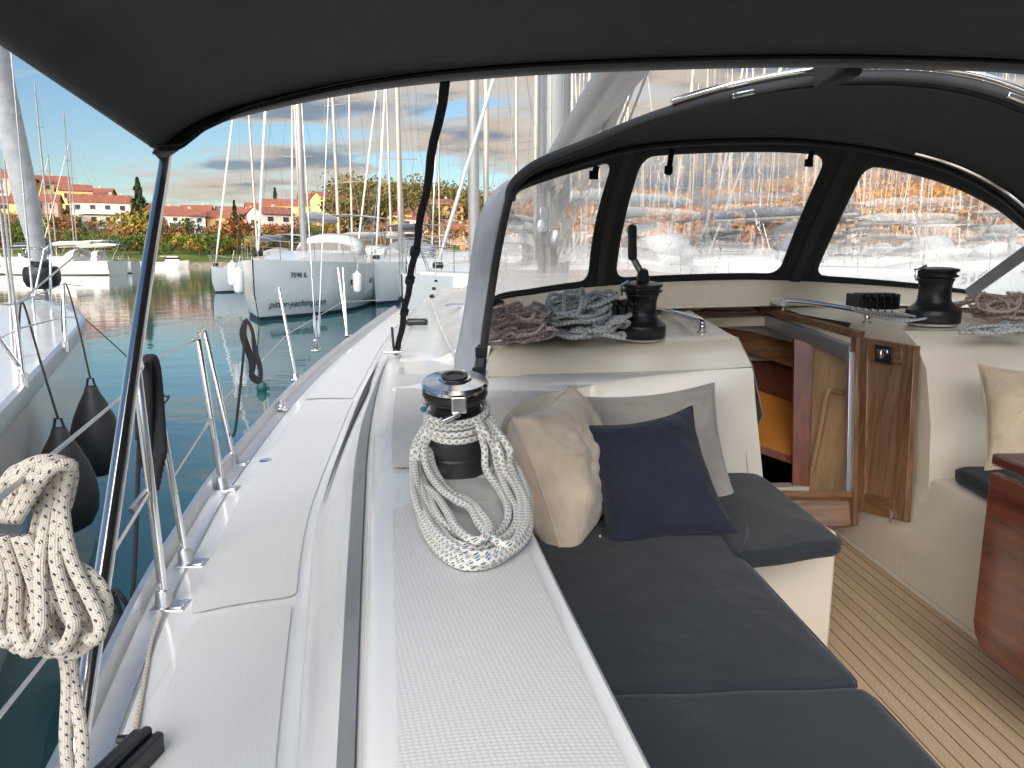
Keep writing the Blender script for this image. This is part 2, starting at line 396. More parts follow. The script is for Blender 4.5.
CUSH = fabric('seat_cushion_fabric', (0.026, 0.031, 0.037), 0.002, 0.25, sheen=0.15, wr=0.22, wr_scale=3.5)
NAVY = fabric('navy_linen', (0.025, 0.028, 0.046), 0.0022, 0.5, sheen=0.12, wr=0.8, wr_scale=4)
BEIGE = fabric('beige_cotton', (0.70, 0.56, 0.42), 0.0022, 0.35, wr=0.7, wr_scale=5)
TAUPE = fabric('taupe_linen', (0.43, 0.38, 0.33), 0.0026, 0.6, wr=0.5, wr_scale=5)
BEIGE2 = fabric('sand_cotton', (0.62, 0.50, 0.35), 0.0026, 0.4, wr=0.5)
TEAK = wood('varnished_teak', (0.14, 0.065, 0.030), (0.31, 0.165, 0.08), 2)
TEAKP = wood('pale_teak_panel', (0.20, 0.105, 0.055), (0.33, 0.19, 0.11), 2)
TEAKY = wood('varnished_teak_lengthwise', (0.14, 0.065, 0.030), (0.31, 0.165, 0.08), 1)
TEAKX = wood('varnished_teak_crosswise', (0.17, 0.075, 0.03), (0.36, 0.18, 0.08), 0)
MAHOG = wood('red_mahogany', (0.14, 0.028, 0.010), (0.27, 0.065, 0.022), 2, 24)
TABLEW = wood('red_table_wood', (0.095, 0.020, 0.010), (0.20, 0.055, 0.025), 1, 22, 0.2, 0.7)
MAPLE = wood('light_veneer', (0.30, 0.18, 0.085), (0.44, 0.27, 0.13), 2, 26)
LITORANGE = P('orange_lit_board', (0.72, 0.26, 0.05), 0.35, noise_amt=0.08)  # warm light inside the cabin is put into this board's colour
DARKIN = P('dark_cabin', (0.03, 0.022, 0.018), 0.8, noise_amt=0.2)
ROPE_BLUE = rope_mat('white_rope_blue_fleck', (0.76, 0.71, 0.60), (0.04, 0.15, 0.27), 62, 0.62, 3)
ROPE_DARK = rope_mat('white_rope_dark_fleck', (0.60, 0.53, 0.43), (0.05, 0.045, 0.06), 62, 0.40, 3)
ROPE_RED = rope_mat('red_fleck_rope', (0.66, 0.56, 0.51), (0.42, 0.08, 0.08), 50, 0.50, 2)
ROPE_GREY = rope_mat('grey_fleck_rope', (0.68, 0.69, 0.68), (0.07, 0.12, 0.18), 60, 0.46, 2)
ROPE_NAVY = rope_mat('navy_fleck_rope', (0.38, 0.41, 0.46), (0.03, 0.05, 0.10), 60, 0.6, 2)
ROPE_BLACK = P('black_rope', (0.012, 0.012, 0.014), 0.8, bump=0.5, bump_scale=400)
ROPE_WHITE = P('white_cord', (0.62, 0.60, 0.56), 0.8, noise_amt=0.1, noise_scale=60)
WIRE = P('steel_wire', (0.55, 0.55, 0.55), 0.35, metal=0.9)
FENDER = P('black_fender_cover', (0.018, 0.019, 0.022), 0.55, noise_amt=0.25, noise_scale=10, bump=0.1)
FENDERW = P('white_fender', (0.72, 0.72, 0.70), 0.35, noise_amt=0.06)
HULLW = P('white_hull', (0.70, 0.70, 0.68), 0.22, coat=0.3, noise_amt=0.05, noise_scale=1.2)
NAVYS = P('navy_stripe', (0.02, 0.05, 0.12), 0.3, noise_amt=0.1)
ANTIFOUL = P('dark_antifouling', (0.02, 0.03, 0.05), 0.6, noise_amt=0.2)
MASTM = P('mast_paint', (0.34, 0.325, 0.30), 0.35, metal=0.2, noise_amt=0.05)
SAILG = fabric('furled_sail_cover', (0.50, 0.50, 0.49), 0.01, 0.3, wr=0.4)
# ================================================================== the yacht the photograph is taken from
yacht = empty('sailing_yacht', (1.3, 4.0, 0), 'white sailing yacht in the foreground with charcoal bimini and spray hood over its cockpit', 'sailing yacht')

# --- guide curves, surveyed from the photograph, heights above the water
def crv(l): return curveY([at(x, y, z=z) for x, y, z in l])
cE = crv([(97, 751, 1.18), (155, 612, 1.18), (190, 545, 1.18), (235, 472, 1.19), (300, 392, 1.21), (350, 346, 1.25), (400, 308, 1.32), (440, 284, 1.42)])
cJ = crv([(296, 768, 1.18), (299, 714, 1.18), (306, 620, 1.18), (317, 519, 1.185), (342, 445, 1.20), (366, 386, 1.22), (398, 328, 1.28), (432, 292, 1.36)])
cT = crv([(361, 768, 1.52), (365, 600, 1.52), (368, 500, 1.52), (371, 440, 1.52), (379, 390, 1.52), (392, 352, 1.52), (414, 312, 1.54), (440, 285, 1.60)])
cG = crv([(380, 768, 1.565), (382, 600, 1.565), (384, 500, 1.565), (386, 430, 1.565), (393, 385, 1.565), (406, 345, 1.57), (426, 305, 1.60), (450, 280, 1.66)])
Icorner = [at(655, 768, z=1.57), at(620, 700, z=1.57), at(580, 622, z=1.57), at(545, 552, z=1.57), at(520, 500, z=1.57), at(506, 462, z=1.57), at(501, 432, z=1.572)]
cI = curveY(Icorner)
def station(y):
    E, J, T, G = cE(y), cJ(y), cT(y), cG(y)
    return E, J, T, G
Ys = [-1.3, -0.6, 0.0, 0.4, 0.8, 1.1, 1.4, 1.7, 2.0, 2.3, 2.6, 2.95, 3.3, 3.7, 4.1, 4.6, 5.1, 5.7, 6.3, 7.0, 7.8, 8.6, 9.4, 10.2, 11.0]
XB = 1.05
Yd = [-1.3+i*.13 for i in range(int(12.3/.13)+1)]
# side deck
m = MB(); rows = []
for y in Yd:
    E, J, T, G = station(y)
    rows.append([E+Vector((-.0, 0, 0))]+[E.lerp(J, t)+Vector((0, 0, .012*math.sin(math.pi*t))) for t in (.25, .5, .75, .94)]+[J+Vector((0, 0, .006)), J.lerp(T, .06)+Vector((0, 0, .004))])
m.quad_grid(rows, flip=True); m.build('side_deck', GEL, yacht, sharp=60)
# sloped coaming side running into the cabin side
m = MB(); rows = []
def sideP(y, s):
    J, T = cJ(y), cT(y)
    p = J.lerp(T, s); bul = 0.018*math.sin(math.pi*s)
    return p+Vector((-bul*.8, 0, bul*.6))
for y in Yd:
    rows.append([sideP(y, s) for s in (.04, .12, .3, .5, .7, .88, .97, 1.0)])
m.quad_grid(rows, flip=True); m.build('cabin_side', GEL, yacht, sharp=60)
def topP(y, s):
    G = cG(y); I = cI(min(y, 2.31)) if y < 2.31 else Vector((0.06, y, 1.57))
    return Vector((lerp(G.x, I.x, s), y, lerp(G.z, I.z, s)+.006*math.sin(math.pi*s)))
m = MB(); rows = []
for y in [-1.3, -.6, 0, .4, .8, 1.1, 1.4, 1.7, 2.0, 2.2, 2.3]:
    T, G = cT(y), cG(y)
    rows.append([T, T.lerp(G, .4)+Vector((-.006, 0, .014)), T.lerp(G, .75)+Vector((-.004, 0, .008)), G]+[topP(y, s) for s in (.1, .25, .45, .65, .82, .93)]+[topP(y, .965)+Vector((0, 0, .003)), topP(y, .985)+Vector((0, 0, -.001)), topP(y, 1.0)+Vector((0, 0, -.012))])
m.quad_grid(rows, flip=True)
# forward of the seat corner the deck carries on beside the console
corner = [topP(2.3, 1.0)+Vector((0, 0, -.012)), at(502, 424, z=1.565), at(505, 417, z=1.568), at(511, 410, z=1.572), at(522, 402, z=1.575), at(545, 394, z=1.58), at(568, 390, z=1.585), at(600, 384, d=2.88), at(640, 377, d=2.87), at(700, 371, d=2.86), at(752, 368, d=2.84)]
corner = resample(spline(corner, 6), 40)
left = [cG(lerp(2.3, 3.0, i/19)) for i in range(20)]+[Vector((lerp(cG(3.0).x, 0.97, i/19), 3.0, lerp(1.575, 1.64, smooth(i/5)))) for i in range(20)]
m.quad_grid([[left[i].lerp(corner[i], t) for t in (0, .2, .4, .6, .8, .92, .97, 1)] for i in range(40)], flip=True)
m.quad_grid([[cT(y), cT(y).lerp(cG(y), .4)+Vector((-.006, 0, .014)), cG(y)] for y in [2.3+.25*k for k in range(35)]], flip=True)
m.quad_grid([[cG(y), Vector((-.10, y, 1.578)), Vector((-.02, y, 1.590)), Vector((0.03, y, 1.615)), Vector((0.07, y, 1.68)), Vector((.10, y, 1.79))] for y in (2.98, 3.2, 3.5, 3.8)], flip=True)
m.build('coaming', GEL, yacht, sharp=50)
# inner wall of the coaming and seat back
m = MB()
inner = [Vector((cI(y).x, y, 1.557)) for y in (-1.3, -.6, 0, .4, .8, 1.1, 1.4, 1.7, 2.0, 2.15)]+corner
rows = []
nI = len(inner)
for i, p in enumerate(inner):
    if i < 10: b = p+Vector((.07, 0, 0)); b.z = 1.22
    else:
        t = (i-10)/(nI-11); tx = smooth(min(1, t*2.2))
        b = Vector((lerp(p.x+.07, p.x+.045, t), lerp(p.y-.0, 2.68, tx), 1.22))
    rows.append([p, p.lerp(b, .03)+Vector((.003, -.003, -.004)), p.lerp(b, .3), p.lerp(b, .7), b])
m.quad_grid(rows)
m.build('seat_back', CREAM, yacht, sharp=60)
# console carrying the cabin-top winch (port), its aft face and top
crz = [at(488, 376, d=2.97), at(520, 376, d=2.97), at(568, 375, d=2.96), at(620, 373.5, d=2.95), at(680, 371, d=2.93), at(752, 366.5, d=2.90)]
top = [at(488, 350, d=3.02), at(520, 349, d=3.02), at(568, 347, d=3.01), at(620, 345, d=3.0), at(680, 342.5, d=2.98), at(738, 339, d=2.96)]
back = [Vector((p.x*1.0, 3.66, 1.86)) for p in top]
back = [Vector((lerp(-.02, 1.03, i/5), 3.70-.25*(1-i/5)**2, 1.86)) for i in range(6)]
m = MB()
cols = []
for i in range(6):
    c0, t0, b0 = crz[i], top[i], back[i]
    cols.append([c0+Vector((0, .02, -.02)), c0, c0.lerp(t0, .5), c0.lerp(t0, .92), t0+Vector((0, .012, .004)), t0.lerp(b0, .15), t0.lerp(b0, .5), b0])
m.quad_grid([list(r) for r in cols], flip=False)
# inboard side wall from console down to the sole
eT, eC, eB = cols[5][4], cols[5][1], rows[-1][4]
E2 = [eT, eT.lerp(eC, .5), eC, Vector((eC.x+.03, eC.y-.05, 1.5)), Vector((1.03, 2.70, 1.36)), Vector((1.045, 2.66, 1.2)), Vector((1.045, 2.66, .84))]
m.quad_grid([E2, [Vector((p.x+.012, p.y+.02, p.z)) for p in E2], [Vector((1.05, 3.26, p.z)) for p in E2]], flip=True)
m.quad_grid([[cols[0][k], Vector((cols[0][k].x-.02, 3.4, 1.57+.02*k))] for k in range(2, 8)])
m.build('winch_console', CREAM, yacht, sharp=40)
# starboard console
m = MB()
SX = 1.66
def hx(P, mm=m): mm.hexa(P)
topz = 1.80
A0 = [Vector((SX, 3.27, .84)), Vector((SX+.10, 2.76, .84))]
# inboard face: leans outboard below, rounded to the top
fr = [Vector((SX+.115, 2.74, 1.20)), Vector((SX+.112, 2.76, 1.45)), Vector((SX+.10, 2.80, 1.66)), Vector((SX+.07, 2.84, 1.76)), Vector((SX+.06, 2.90, 1.80))]
fb = [Vector((SX+.035, 3.27, 1.20)), Vector((SX+.04, 3.27, 1.45)), Vector((SX+.03, 3.27, 1.68)), Vector((SX+.02, 3.27, 1.775)), Vector((SX+.03, 3.27, 1.80))]
m.quad_grid([fr, fb], flip=False)
fa = [Vector((3.2, 2.66, 1.20)), Vector((3.2, 2.68, 1.45)), Vector((3.2, 2.72, 1.68)), Vector((3.2, 2.76, 1.765)), Vector((3.2, 2.82, 1.80))]
m.quad_grid([fr, fa], flip=True)
# top
m.quad_grid([[fr[4], fb[4], Vector((SX-.10, 3.5, 1.82)), Vector((1.50, 3.80, 1.87))], [Vector((2.3, 2.86, 1.80)), Vector((2.3, 3.27, 1.81)), Vector((2.3, 3.5, 1.83)), Vector((2.3, 3.8, 1.87))], [Vector((3.2, 2.82, 1.80)), Vector((3.2, 3.27, 1.81)), Vector((3.2, 3.5, 1.83)), Vector((3.2, 3.8, 1.87))]], flip=True)
m.build('console', CREAM, yacht, sharp=50)
# starboard bench: front wall with rounded top edge, seat top
m = MB()
def bw_(y, z):
    xt = .115 if y <= 2.74 else lerp(.115, .035, (y-2.74)/.53)
    return SX+xt*min(1, max(0, (z-.84)/.36))**1.3
rows = []
for y in (-1.2, 0, 1, 2.2, 2.5, 2.74):
    rows.append([Vector((bw_(y, z), y, z)) for z in (.84, .95, 1.08, 1.20)]+[Vector((bw_(y, 1.2)+.006, y, 1.232)), Vector((bw_(y, 1.2)+.022, y, 1.243)), Vector((bw_(y, 1.2)+.06, y, 1.246)), Vector((2.3, y, 1.246))])
m.quad_grid(rows, flip=False)
m.quad_grid([[Vector((bw_(y, z), y, z)) for z in (.84, .95, 1.08, 1.20)] for y in (2.74, 2.9, 3.1, 3.27)], flip=False)
m.build('bench', CREAM, yacht, sharp=50)
m = MB(); m.quad_grid([[Vector((2.25, y, 1.24)), Vector((2.33, y, 1.55)), Vector((2.36, y, 1.57)), Vector((2.9, y, 1.57)), Vector((3.15, y, 1.2)), Vector((3.6, y, 1.18))] for y in (-1.2, 1, 2.8)], flip=False)
m.build('coaming', CREAM, yacht, sharp=50)
# bulkhead under and around the companionway
m = MB()
m.box((1.36, 3.30, .925), (.66, .08, .25))
m.build('bulkhead', CREAM, yacht, bevel=.006)
# cockpit sole: teak planks, laid as a real sheet with black caulking
mt, ntt, bb = new_mat('teak_sole')
t = ntt.nodes.new('ShaderNodeTexCoord'); sp = ntt.nodes.new('ShaderNodeSeparateXYZ'); L(ntt, t.outputs['Object'], sp.inputs[0])
fx = M2(ntt, 'DIVIDE', sp.outputs[0], 0.046); fr_ = M2(ntt, 'FRACT', fx); pid = M2(ntt, 'FLOOR', fx)
caulk = M2(ntt, 'LESS_THAN', fr_, 0.075)
mpn = ntt.nodes.new('ShaderNodeMapping'); mpn.inputs['Scale'].default_value = (60, 3, 1); L(ntt, t.outputs['Object'], mpn.inputs[0])
n = ntt.nodes.new('ShaderNodeTexNoise'); n.noise_dimensions = '4D'; n.inputs['Scale'].default_value = 1; n.inputs['Detail'].default_value = 7; L(ntt, mpn.outputs[0], n.inputs['Vector']); L(ntt, pid, n.inputs['W'])
wn = ntt.nodes.new('ShaderNodeTexWhiteNoise'); wn.noise_dimensions = '1D'; L(ntt, pid, wn.inputs['W'])
fac = M2(ntt, 'ADD', M2(ntt, 'MULTIPLY', n.outputs[0], .8), M2(ntt, 'MULTIPLY', wn.outputs[0], .28))
tcol = RAMP(ntt, fac, [(.25, (.55, .385, .235)), (.8, (.73, .55, .36))])
mixn = ntt.nodes.new('ShaderNodeMix'); mixn.data_type = 'RGBA'; L(ntt, caulk, mixn.inputs['Factor']); L(ntt, tcol, mixn.inputs['A']); mixn.inputs['B'].default_value = (.05, .036, .026, 1)
L(ntt, mixn.outputs['Result'], bb.inputs['Base Color']); bb.inputs['Roughness'].default_value = .6
bp = ntt.nodes.new('ShaderNodeBump'); bp.inputs['Strength'].default_value = .4; bp.inputs['Distance'].default_value = .002
L(ntt, M2(ntt, 'SUBTRACT', n.outputs[0], M2(ntt, 'MULTIPLY', caulk, 1.0)), bp.inputs['Height']); L(ntt, bp.outputs[0], bb.inputs['Normal'])
m = MB(); m.box((1.25, 1.1, .82), (.82, 4.4, .06)); m.build('cockpit_sole', mt, yacht)
m = MB(); m.tube([(SX-.006, -1, .858), (SX-.006, 3.2, .858)], .010, 8); m.build('sole_beading', CREAM, yacht)
# port bench boxes under the cushions
m = MB()
m.prism([(-.0, -1.2), (.72, -1.2), (.72, 2.06), (-.0, 2.06)], .84, 1.225)
m.build('bench', CREAM, yacht, bevel=.012)
fw = [at(735, 556, z=1.22), at(841, 545, z=1.22)]
m = MB()
m.prism([(.0, fw[0].y+.02), (.72, fw[0].y+.02), (fw[1].x+.0, fw[1].y+.02), (1.05, 2.69), (.0, 2.69)], .84, 1.256)
m.build('bench', CREAM, yacht, bevel=.014)
m = MB(); c = at(796, 602, z=1.0); c = Vector((.725, 1.62, 1.05)); m.lathe([(.0, .0), (.022, 0), (.022, .006), (.012, .012), (0, .014)], Vector((.7208, 1.75, 1.03)), 16, Matrix.Rotation(R(90), 3, 'Y')); m.build('locker_latch', DULL, yacht)

# --- non-skid panels
def skid(fn, ya, yb, s0, s1, mat, name='nonskid_panel', rad=.035, off=.004, skew=0.0):
    w = (fn((ya+yb)/2, s1)-fn((ya+yb)/2, s0)).length; l = yb-ya
    ry = rad/l; rs = rad/w*1.0
    N_ = 10
    m = MB(); rows = []
    ts = [ry*(1-math.cos(math.pi/2*i/6)) for i in range(7)]
    ts = ts+[ry+(1-2*ry)*i/24 for i in range(1, 24)]+[1-t for t in reversed(ts)]
    for t in ts:
        e = 0
        if t < ry: e = rs*(1-math.sqrt(max(0, 1-((ry-t)/ry)**2)))
        if t > 1-ry: e = rs*(1-math.sqrt(max(0, 1-((t-1+ry)/ry)**2)))
        row = []
        for k in range(N_+1):
            u = e+(1-2*e)*k/N_
            y = lerp(ya, yb, t)+skew*(u-.5)
            a = fn(y, s0+(s1-s0)*u); q = fn(y, min(s0+(s1-s0)*u+.01, 1)); r_ = fn(y+.01, s0+(s1-s0)*u)
            nn = (q-a).cross(r_-a)
            if nn.z < 0: nn = -nn
            nn.normalize() if nn.length > 1e-9 else None
            row.append(a+nn*off)
        rows.append(row)
    m.quad_grid(rows, flip=True)
    return m.build(name, mat, yacht, sharp=180)
def deckP(y, s):
    E, J = cE(y), cJ(y)
    return E.lerp(J, s)+Vector((0, 0, .012*math.sin(math.pi*min(s, .97))))
yb_ = at(255, 612, z=1.18).y
skid(deckP, -1.0, yb_-.02, .27, .90, SKID_DECK, skew=.10)
skid(deckP, yb_+.02, 4.6, .24, .92, SKID_DECK, skew=.10)
skid(deckP, 4.66, 9.0, .2, .9, SKID_DECK)
y1 = at(440, 505, z=1.57).y
skid(topP, -1.0, y1, .07, .89, SKID_COAM, rad=.03)
def padP(y, s): return topP(y, s)
skid(lambda y, s: Vector((lerp(cG(y).x+.02, -.02, s), y, 1.572+.001*s)), at(385, 470, z=1.57).y, 3.35, .0, 1.0, SKID_COAM, rad=.02)
# --- grey strip and the diamond portlight in the cabin side
m = MB(); rows = []
for i in range(60):
    y = lerp(-1.25, 4.4, i/59); w = 1 if y < 2.9 else max(.12, 1-(y-2.9)/1.6)
    def o(s):
        p = sideP(y, s); q = sideP(y, s+.02)-p; r_ = sideP(y+.02, s)-p; nn = q.cross(r_); nn = -nn if nn.x > 0 else nn; nn.normalize(); return p+nn*.004
    rows.append([o(.80+.17*(1-w)), o(.97)])
m.quad_grid(rows, flip=True); m.build('rubbing_strip', GREYSTRIP, yacht, sharp=180)
m = MB(); rows = []
for i in range(30):
    t = i/29; y = lerp(2.50, 5.4, t)
    lo = lerp(.22, .34, t); hi = .22+(.70-.22)*min(1, t/.42); hi = hi if t < .42 else lerp(.70, .40, (t-.42)/.58)
    lo2 = lerp(.20, .36, t)
    def o(s):
        p = sideP(y, s); q = sideP(y, s+.02)-p; r_ = sideP(y+.02, s)-p; nn = q.cross(r_); nn = -nn if nn.x > 0 else nn; nn.normalize(); return p+nn*.006
    rows.append([o(lerp(lo2, max(hi, lo2+.005), k/4)) for k in range(5)])
m.quad_grid(rows, flip=True); m.build('portlight', GLASSDK, yacht, sharp=180)

# --- hull and toe rail
m = MB(); rows = []
for y in Ys:
    E = cE(y)+Vector((-.045, 0, -.004)); k = smooth((y-6)/6)
    rows.append([E, E+Vector((-.004, 0, -.05)), E+Vector((.03+.1*k, 0, -.6)), E+Vector((.12+.2*k, 0, -1.15)), Vector((E.x+.5, y, -.5))])
m.quad_grid(rows, flip=False)
rows = []
for y in Ys:
    E = cE(y)+Vector((-.045, 0, -.004)); E.x = 2*1.3-E.x; rows.append([E, E+Vector((.004, 0, -.05)), E+Vector((-.03, 0, -.6)), E+Vector((-.12, 0, -1.15)), Vector((E.x-.5, y, -.5))])
m.quad_grid(rows, flip=True)
m.build('hull', HULLW, yacht, sharp=50)
m = MB(); rows = []
yy = [lerp(-1.3, 11.0, i/80) for i in range(81)]
prof = [(.030, .002), (.028, .006), (-.018, .007), (-.022, .010), (-.028, .052), (-.032, .056), (-.048, .056), (-.052, .050), (-.052, -.03)]
for y in yy:
    E = cE(y); rows.append([E+Vector((a, 0, b)) for a, b in prof])
m.quad_grid(rows, flip=True); m.build('toe_rail', ALU, yacht, sharp=40)

m = MB(); m.quad_grid([[cE(y)+Vector((a, 0, b)) for a, b in ((.030, .0035), (.055, .0030), (.082, .0045))] for y in yy], flip=True); m.build('rail_channel', P('worn_grey_rail_base', (.36, .36, .36), .45, metal=.4, noise_amt=.18, noise_scale=12), yacht, sharp=180)
# --- cabin top forward of the cockpit (seen through and beside the spray hood)
m = MB()
def roofz(X, y):
    g = cG(y); w_ = XB-g.x; t_ = min(abs(X-g.x), abs(XB+w_*1.05-X)); top_z = 1.93 if y < 9 else lerp(1.93, 1.62, min(1, (y-9)/1.8))
    return g.z+(max(top_z-g.z, 0))*smooth((t_-.12)/.62)
rows = []
for y in [3.80, 4.2, 4.7, 5.3, 6, 6.8, 7.6, 8.4, 9.2, 10, 10.8]:
    G = cG(y); wdt = XB-G.x; row = []
    for k in range(41):
        s = k/40; X = lerp(G.x, XB+wdt*1.05, s); row.append(Vector((X, y, max(G.z, roofz(X, y) if 0 < s < 1 else G.z))))
    rows.append(row)
rows.insert(0, [Vector((p.x, 3.79, min(p.z, 1.56))) for p in rows[0]])
m.quad_grid(rows, flip=True)
m.build('coachroof', GEL, yacht, sharp=45)
# starboard side deck and cabin side
m = MB(); m.quad_grid([[Vector((2*1.3-cG(y).x-.3, y, cG(y).z)), Vector((2*1.3-cJ(y).x, y, cJ(y).z)), Vector((2*1.3-cE(y).x, y, cE(y).z))] for y in Ys], flip=True); m.build('side_deck', GEL, yacht, sharp=50)

# --- the companionway
comp = yacht
def dpx(name, pts, mat, th=.02, bevel=0, parent=None):
    """flat board through surveyed corner points, given its own thickness forward"""
    m = MB(); p = [Vector(q) for q in pts]; nn = (p[1]-p[0]).cross(p[2]-p[0]).normalized()
    if nn.y < 0: nn = -nn
    m.hexa([p[0], p[1], p[2], p[3]]+[q+nn*th for q in p])
    return m.build(name, mat, parent or yacht, bevel=bevel)
# interior: floor, far walls
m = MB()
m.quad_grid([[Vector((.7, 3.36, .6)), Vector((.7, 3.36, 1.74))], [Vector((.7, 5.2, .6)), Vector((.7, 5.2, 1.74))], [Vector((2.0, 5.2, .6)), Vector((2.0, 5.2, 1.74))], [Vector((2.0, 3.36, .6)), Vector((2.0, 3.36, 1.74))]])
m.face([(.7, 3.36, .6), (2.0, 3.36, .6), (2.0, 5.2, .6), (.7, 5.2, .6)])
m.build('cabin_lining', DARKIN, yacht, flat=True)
dpx('cabin_panel', [at(700, 322, d=3.95), at(702, 402, d=3.95), at(800, 402, d=3.95), at(800, 322, d=3.95)], MAHOG, .03)
dpx('cabin_table', [at(740, 384, d=3.85), at(740, 438, d=3.55), at(797, 458, d=3.55), at(797, 404, d=3.85)], LITORANGE, .03)
dpx('cabin_table_edge', [at(740, 438, d=3.545), at(740, 446, d=3.545), at(797, 466, d=3.545), at(797, 458, d=3.545)], MAHOG, .02)
dpx('cabin_beam', [at(715, 322, d=3.9), at(715, 336, d=3.8), at(799, 364, d=3.75), at(799, 344, d=3.85)], TEAKX, .03)
dpx('cabin_post', [at(794, 338, d=3.50), at(792, 494, d=3.50), at(811, 495, d=3.48), at(815, 345, d=3.48)], MAHOG, .05, .003)
dpx('cabin_door', [at(814, 345, d=3.47), at(809, 495, d=3.47), at(850, 496, d=3.36), at(853, 356, d=3.36)], MAPLE, .02)
m = MB(); m.tube(spline([at(838, 392, d=3.40), at(828, 392, d=3.38), at(822, 420, d=3.41), at(812, 470, d=3.45)], 5), .012, 8); m.tube([at(836, 392, d=3.37), at(846, 393, d=3.37)], .012, 8)
m.build('grab_handle', MAPLE, yacht)
# sill, jambs and runners
dpx('sill', [at(740, 496, d=3.28), at(740, 528, d=3.235), at(856, 526, d=3.235), at(856, 497, d=3.26)], TEAKX, .05, .004)
dpx('sill_trim', [at(740, 490, d=3.27), at(740, 496, d=3.25), at(856, 497, d=3.23), at(856, 491, d=3.23)], TEAKX, .03, .003)
m = MB(); m.beam(at(766, 319, d=3.82), at(853, 353, d=3.27), .05, .062); m.build('hatch_runner', ALU, yacht, bevel=.003)
m = MB(); m.beam(at(850, 352, d=3.26), at(847, 494, d=3.26), .020, .03, up=(0, 1, 0)); m.build('jamb_trim', ALU, yacht, bevel=.003)
m = MB(); m.beam(at(856, 338, d=3.24), at(853, 525, d=3.24), .022, .05, up=(0, 1, 0)); m.build('door_jamb', TEAK, yacht, bevel=.003)
m = MB(); m.beam(at(762, 309, d=3.80), at(862, 335, d=3.25), .035, .030); m.build('hatch_trim', TEAKY, yacht, bevel=.004)
m = MB(); m.beam(at(764, 313, d=3.84), at(858, 343, d=3.29), .030, .034); m.build('hatch_side', CREAM, yacht, bevel=.004)
m = MB(); m.beam(at(645, 308, d=3.86), at(760, 308, d=3.86), .05, .05); m.build('hatch_frame', TEAKX, yacht, bevel=.004)
m = MB(); m.beam(at(650, 313, d=3.82), at(752, 312, d=3.82), .02, .014); m.build('hatch_frame', MAHOG, yacht, bevel=.002)
m = MB(); m.beam(at(655, 324, d=3.80), at(764, 321, d=3.80), .03, .048); m.build('hatch_board', CREAM, yacht, bevel=.004)
# hinged teak door folded open against the starboard wall
D0, D1, D2, D3 = at(860, 337, d=3.235), at(857, 510, d=3.235), at(907, 522, d=2.93), at(917, 346, d=2.93)
door = MB(); nn = (D1-D0).cross(D3-D0).normalized(); nn = nn if nn.x < 0 else -nn
def dq(u, v, o=0): return D0.lerp(D3, u).lerp(D1.lerp(D2, u), v)+nn*o
def dboard(u0, v0, u1, v1, o0, o1, mm): mm.hexa([dq(u0, v0, o0), dq(u1, v0, o0), dq(u1, v1, o0), dq(u0, v1, o0), dq(u0, v0, o1), dq(u1, v0, o1), dq(u1, v1, o1), dq(u0, v1, o1)])
dr = MB(); dboard(0, 0, 1, 1, -.016, -.0105, dr)
drr = dr.build('companionway_door', TEAK, yacht, bevel=.001)
dr = MB(); dboard(0, 0, .2, 1, -.0104, .012, dr); dr.build('stile', TEAK, drr, bevel=.003)
dr = MB(); dboard(.8, 0, 1, 1, -.0104, .012, dr); dr.build('stile', TEAK, drr, bevel=.003)
dr = MB(); dboard(.2, 0, .8, .12, -.0104, .0115, dr); dr.build('rail', TEAKY, drr, bevel=.003)
dr = MB(); dboard(.2, .89, .8, 1, -.0104, .0115, dr); dr.build('rail', TEAKY, drr, bevel=.003)
dr = MB(); dboard(.2, .12, .8, .89, -.0104, .001, dr); dr.build('panel', TEAKP, drr)
dr = MB(); dboard(.36, .025, .66, .125, .0125, .020, dr); dr.build('lock', BLACK, drr, bevel=.002)
dr = MB(); dboard(.42, .05, .50, .10, .0205, .028, dr); dboard(.50, .045, .60, .07, .0205, .026, dr); dr.build('lock_latch', STEEL, drr, bevel=.002)
dr = MB(); dr.tube([dq(.78, .95, .02), dq(.78, 1.02, .02)], .008, 8); dboard(.72, .96, .86, .985, .0125, .02, dr); dr.build('door_stop', STEEL, drr)
# instruments and grab rails
def grab(a, b, r, name='grab_rail', h=.05):
    m = MB(); a, b = Vector(a), Vector(b)
    u = Vector((0, 0, h))
    m.tube(spline([a, a+u*.55, a+u*.95+(b-a)*.03, a+u+(b-a)*.10, a.lerp(b, .5)+u*1.05, b+u+(a-b)*.10, b+u*.95+(a-b)*.03, b+u*.55, b], 6), r, 10)
    for q in (a, b): m.lathe([(.022, 0), (.022, .004), (.012, .007)], q, 14)
    return m.build(name, STEEL, yacht, sharp=60)
grab(at(655, 318, d=3.55), at(702, 332, d=3.12), .013, h=.045)
grab(at(783, 310, d=3.72), at(867, 323, d=3.30), .013, h=.05)
m = MB(); m.beam(at(772, 298.5, d=3.78), at(800, 301, d=3.72), .05, .012); m.build('instrument_strip', GEL, yacht, bevel=.003)
m = MB(); m.beam(at(650, 317, d=3.62), at(704, 328, d=3.2), .07, .006); m.build('rail_pad', ALU, yacht, bevel=.002)
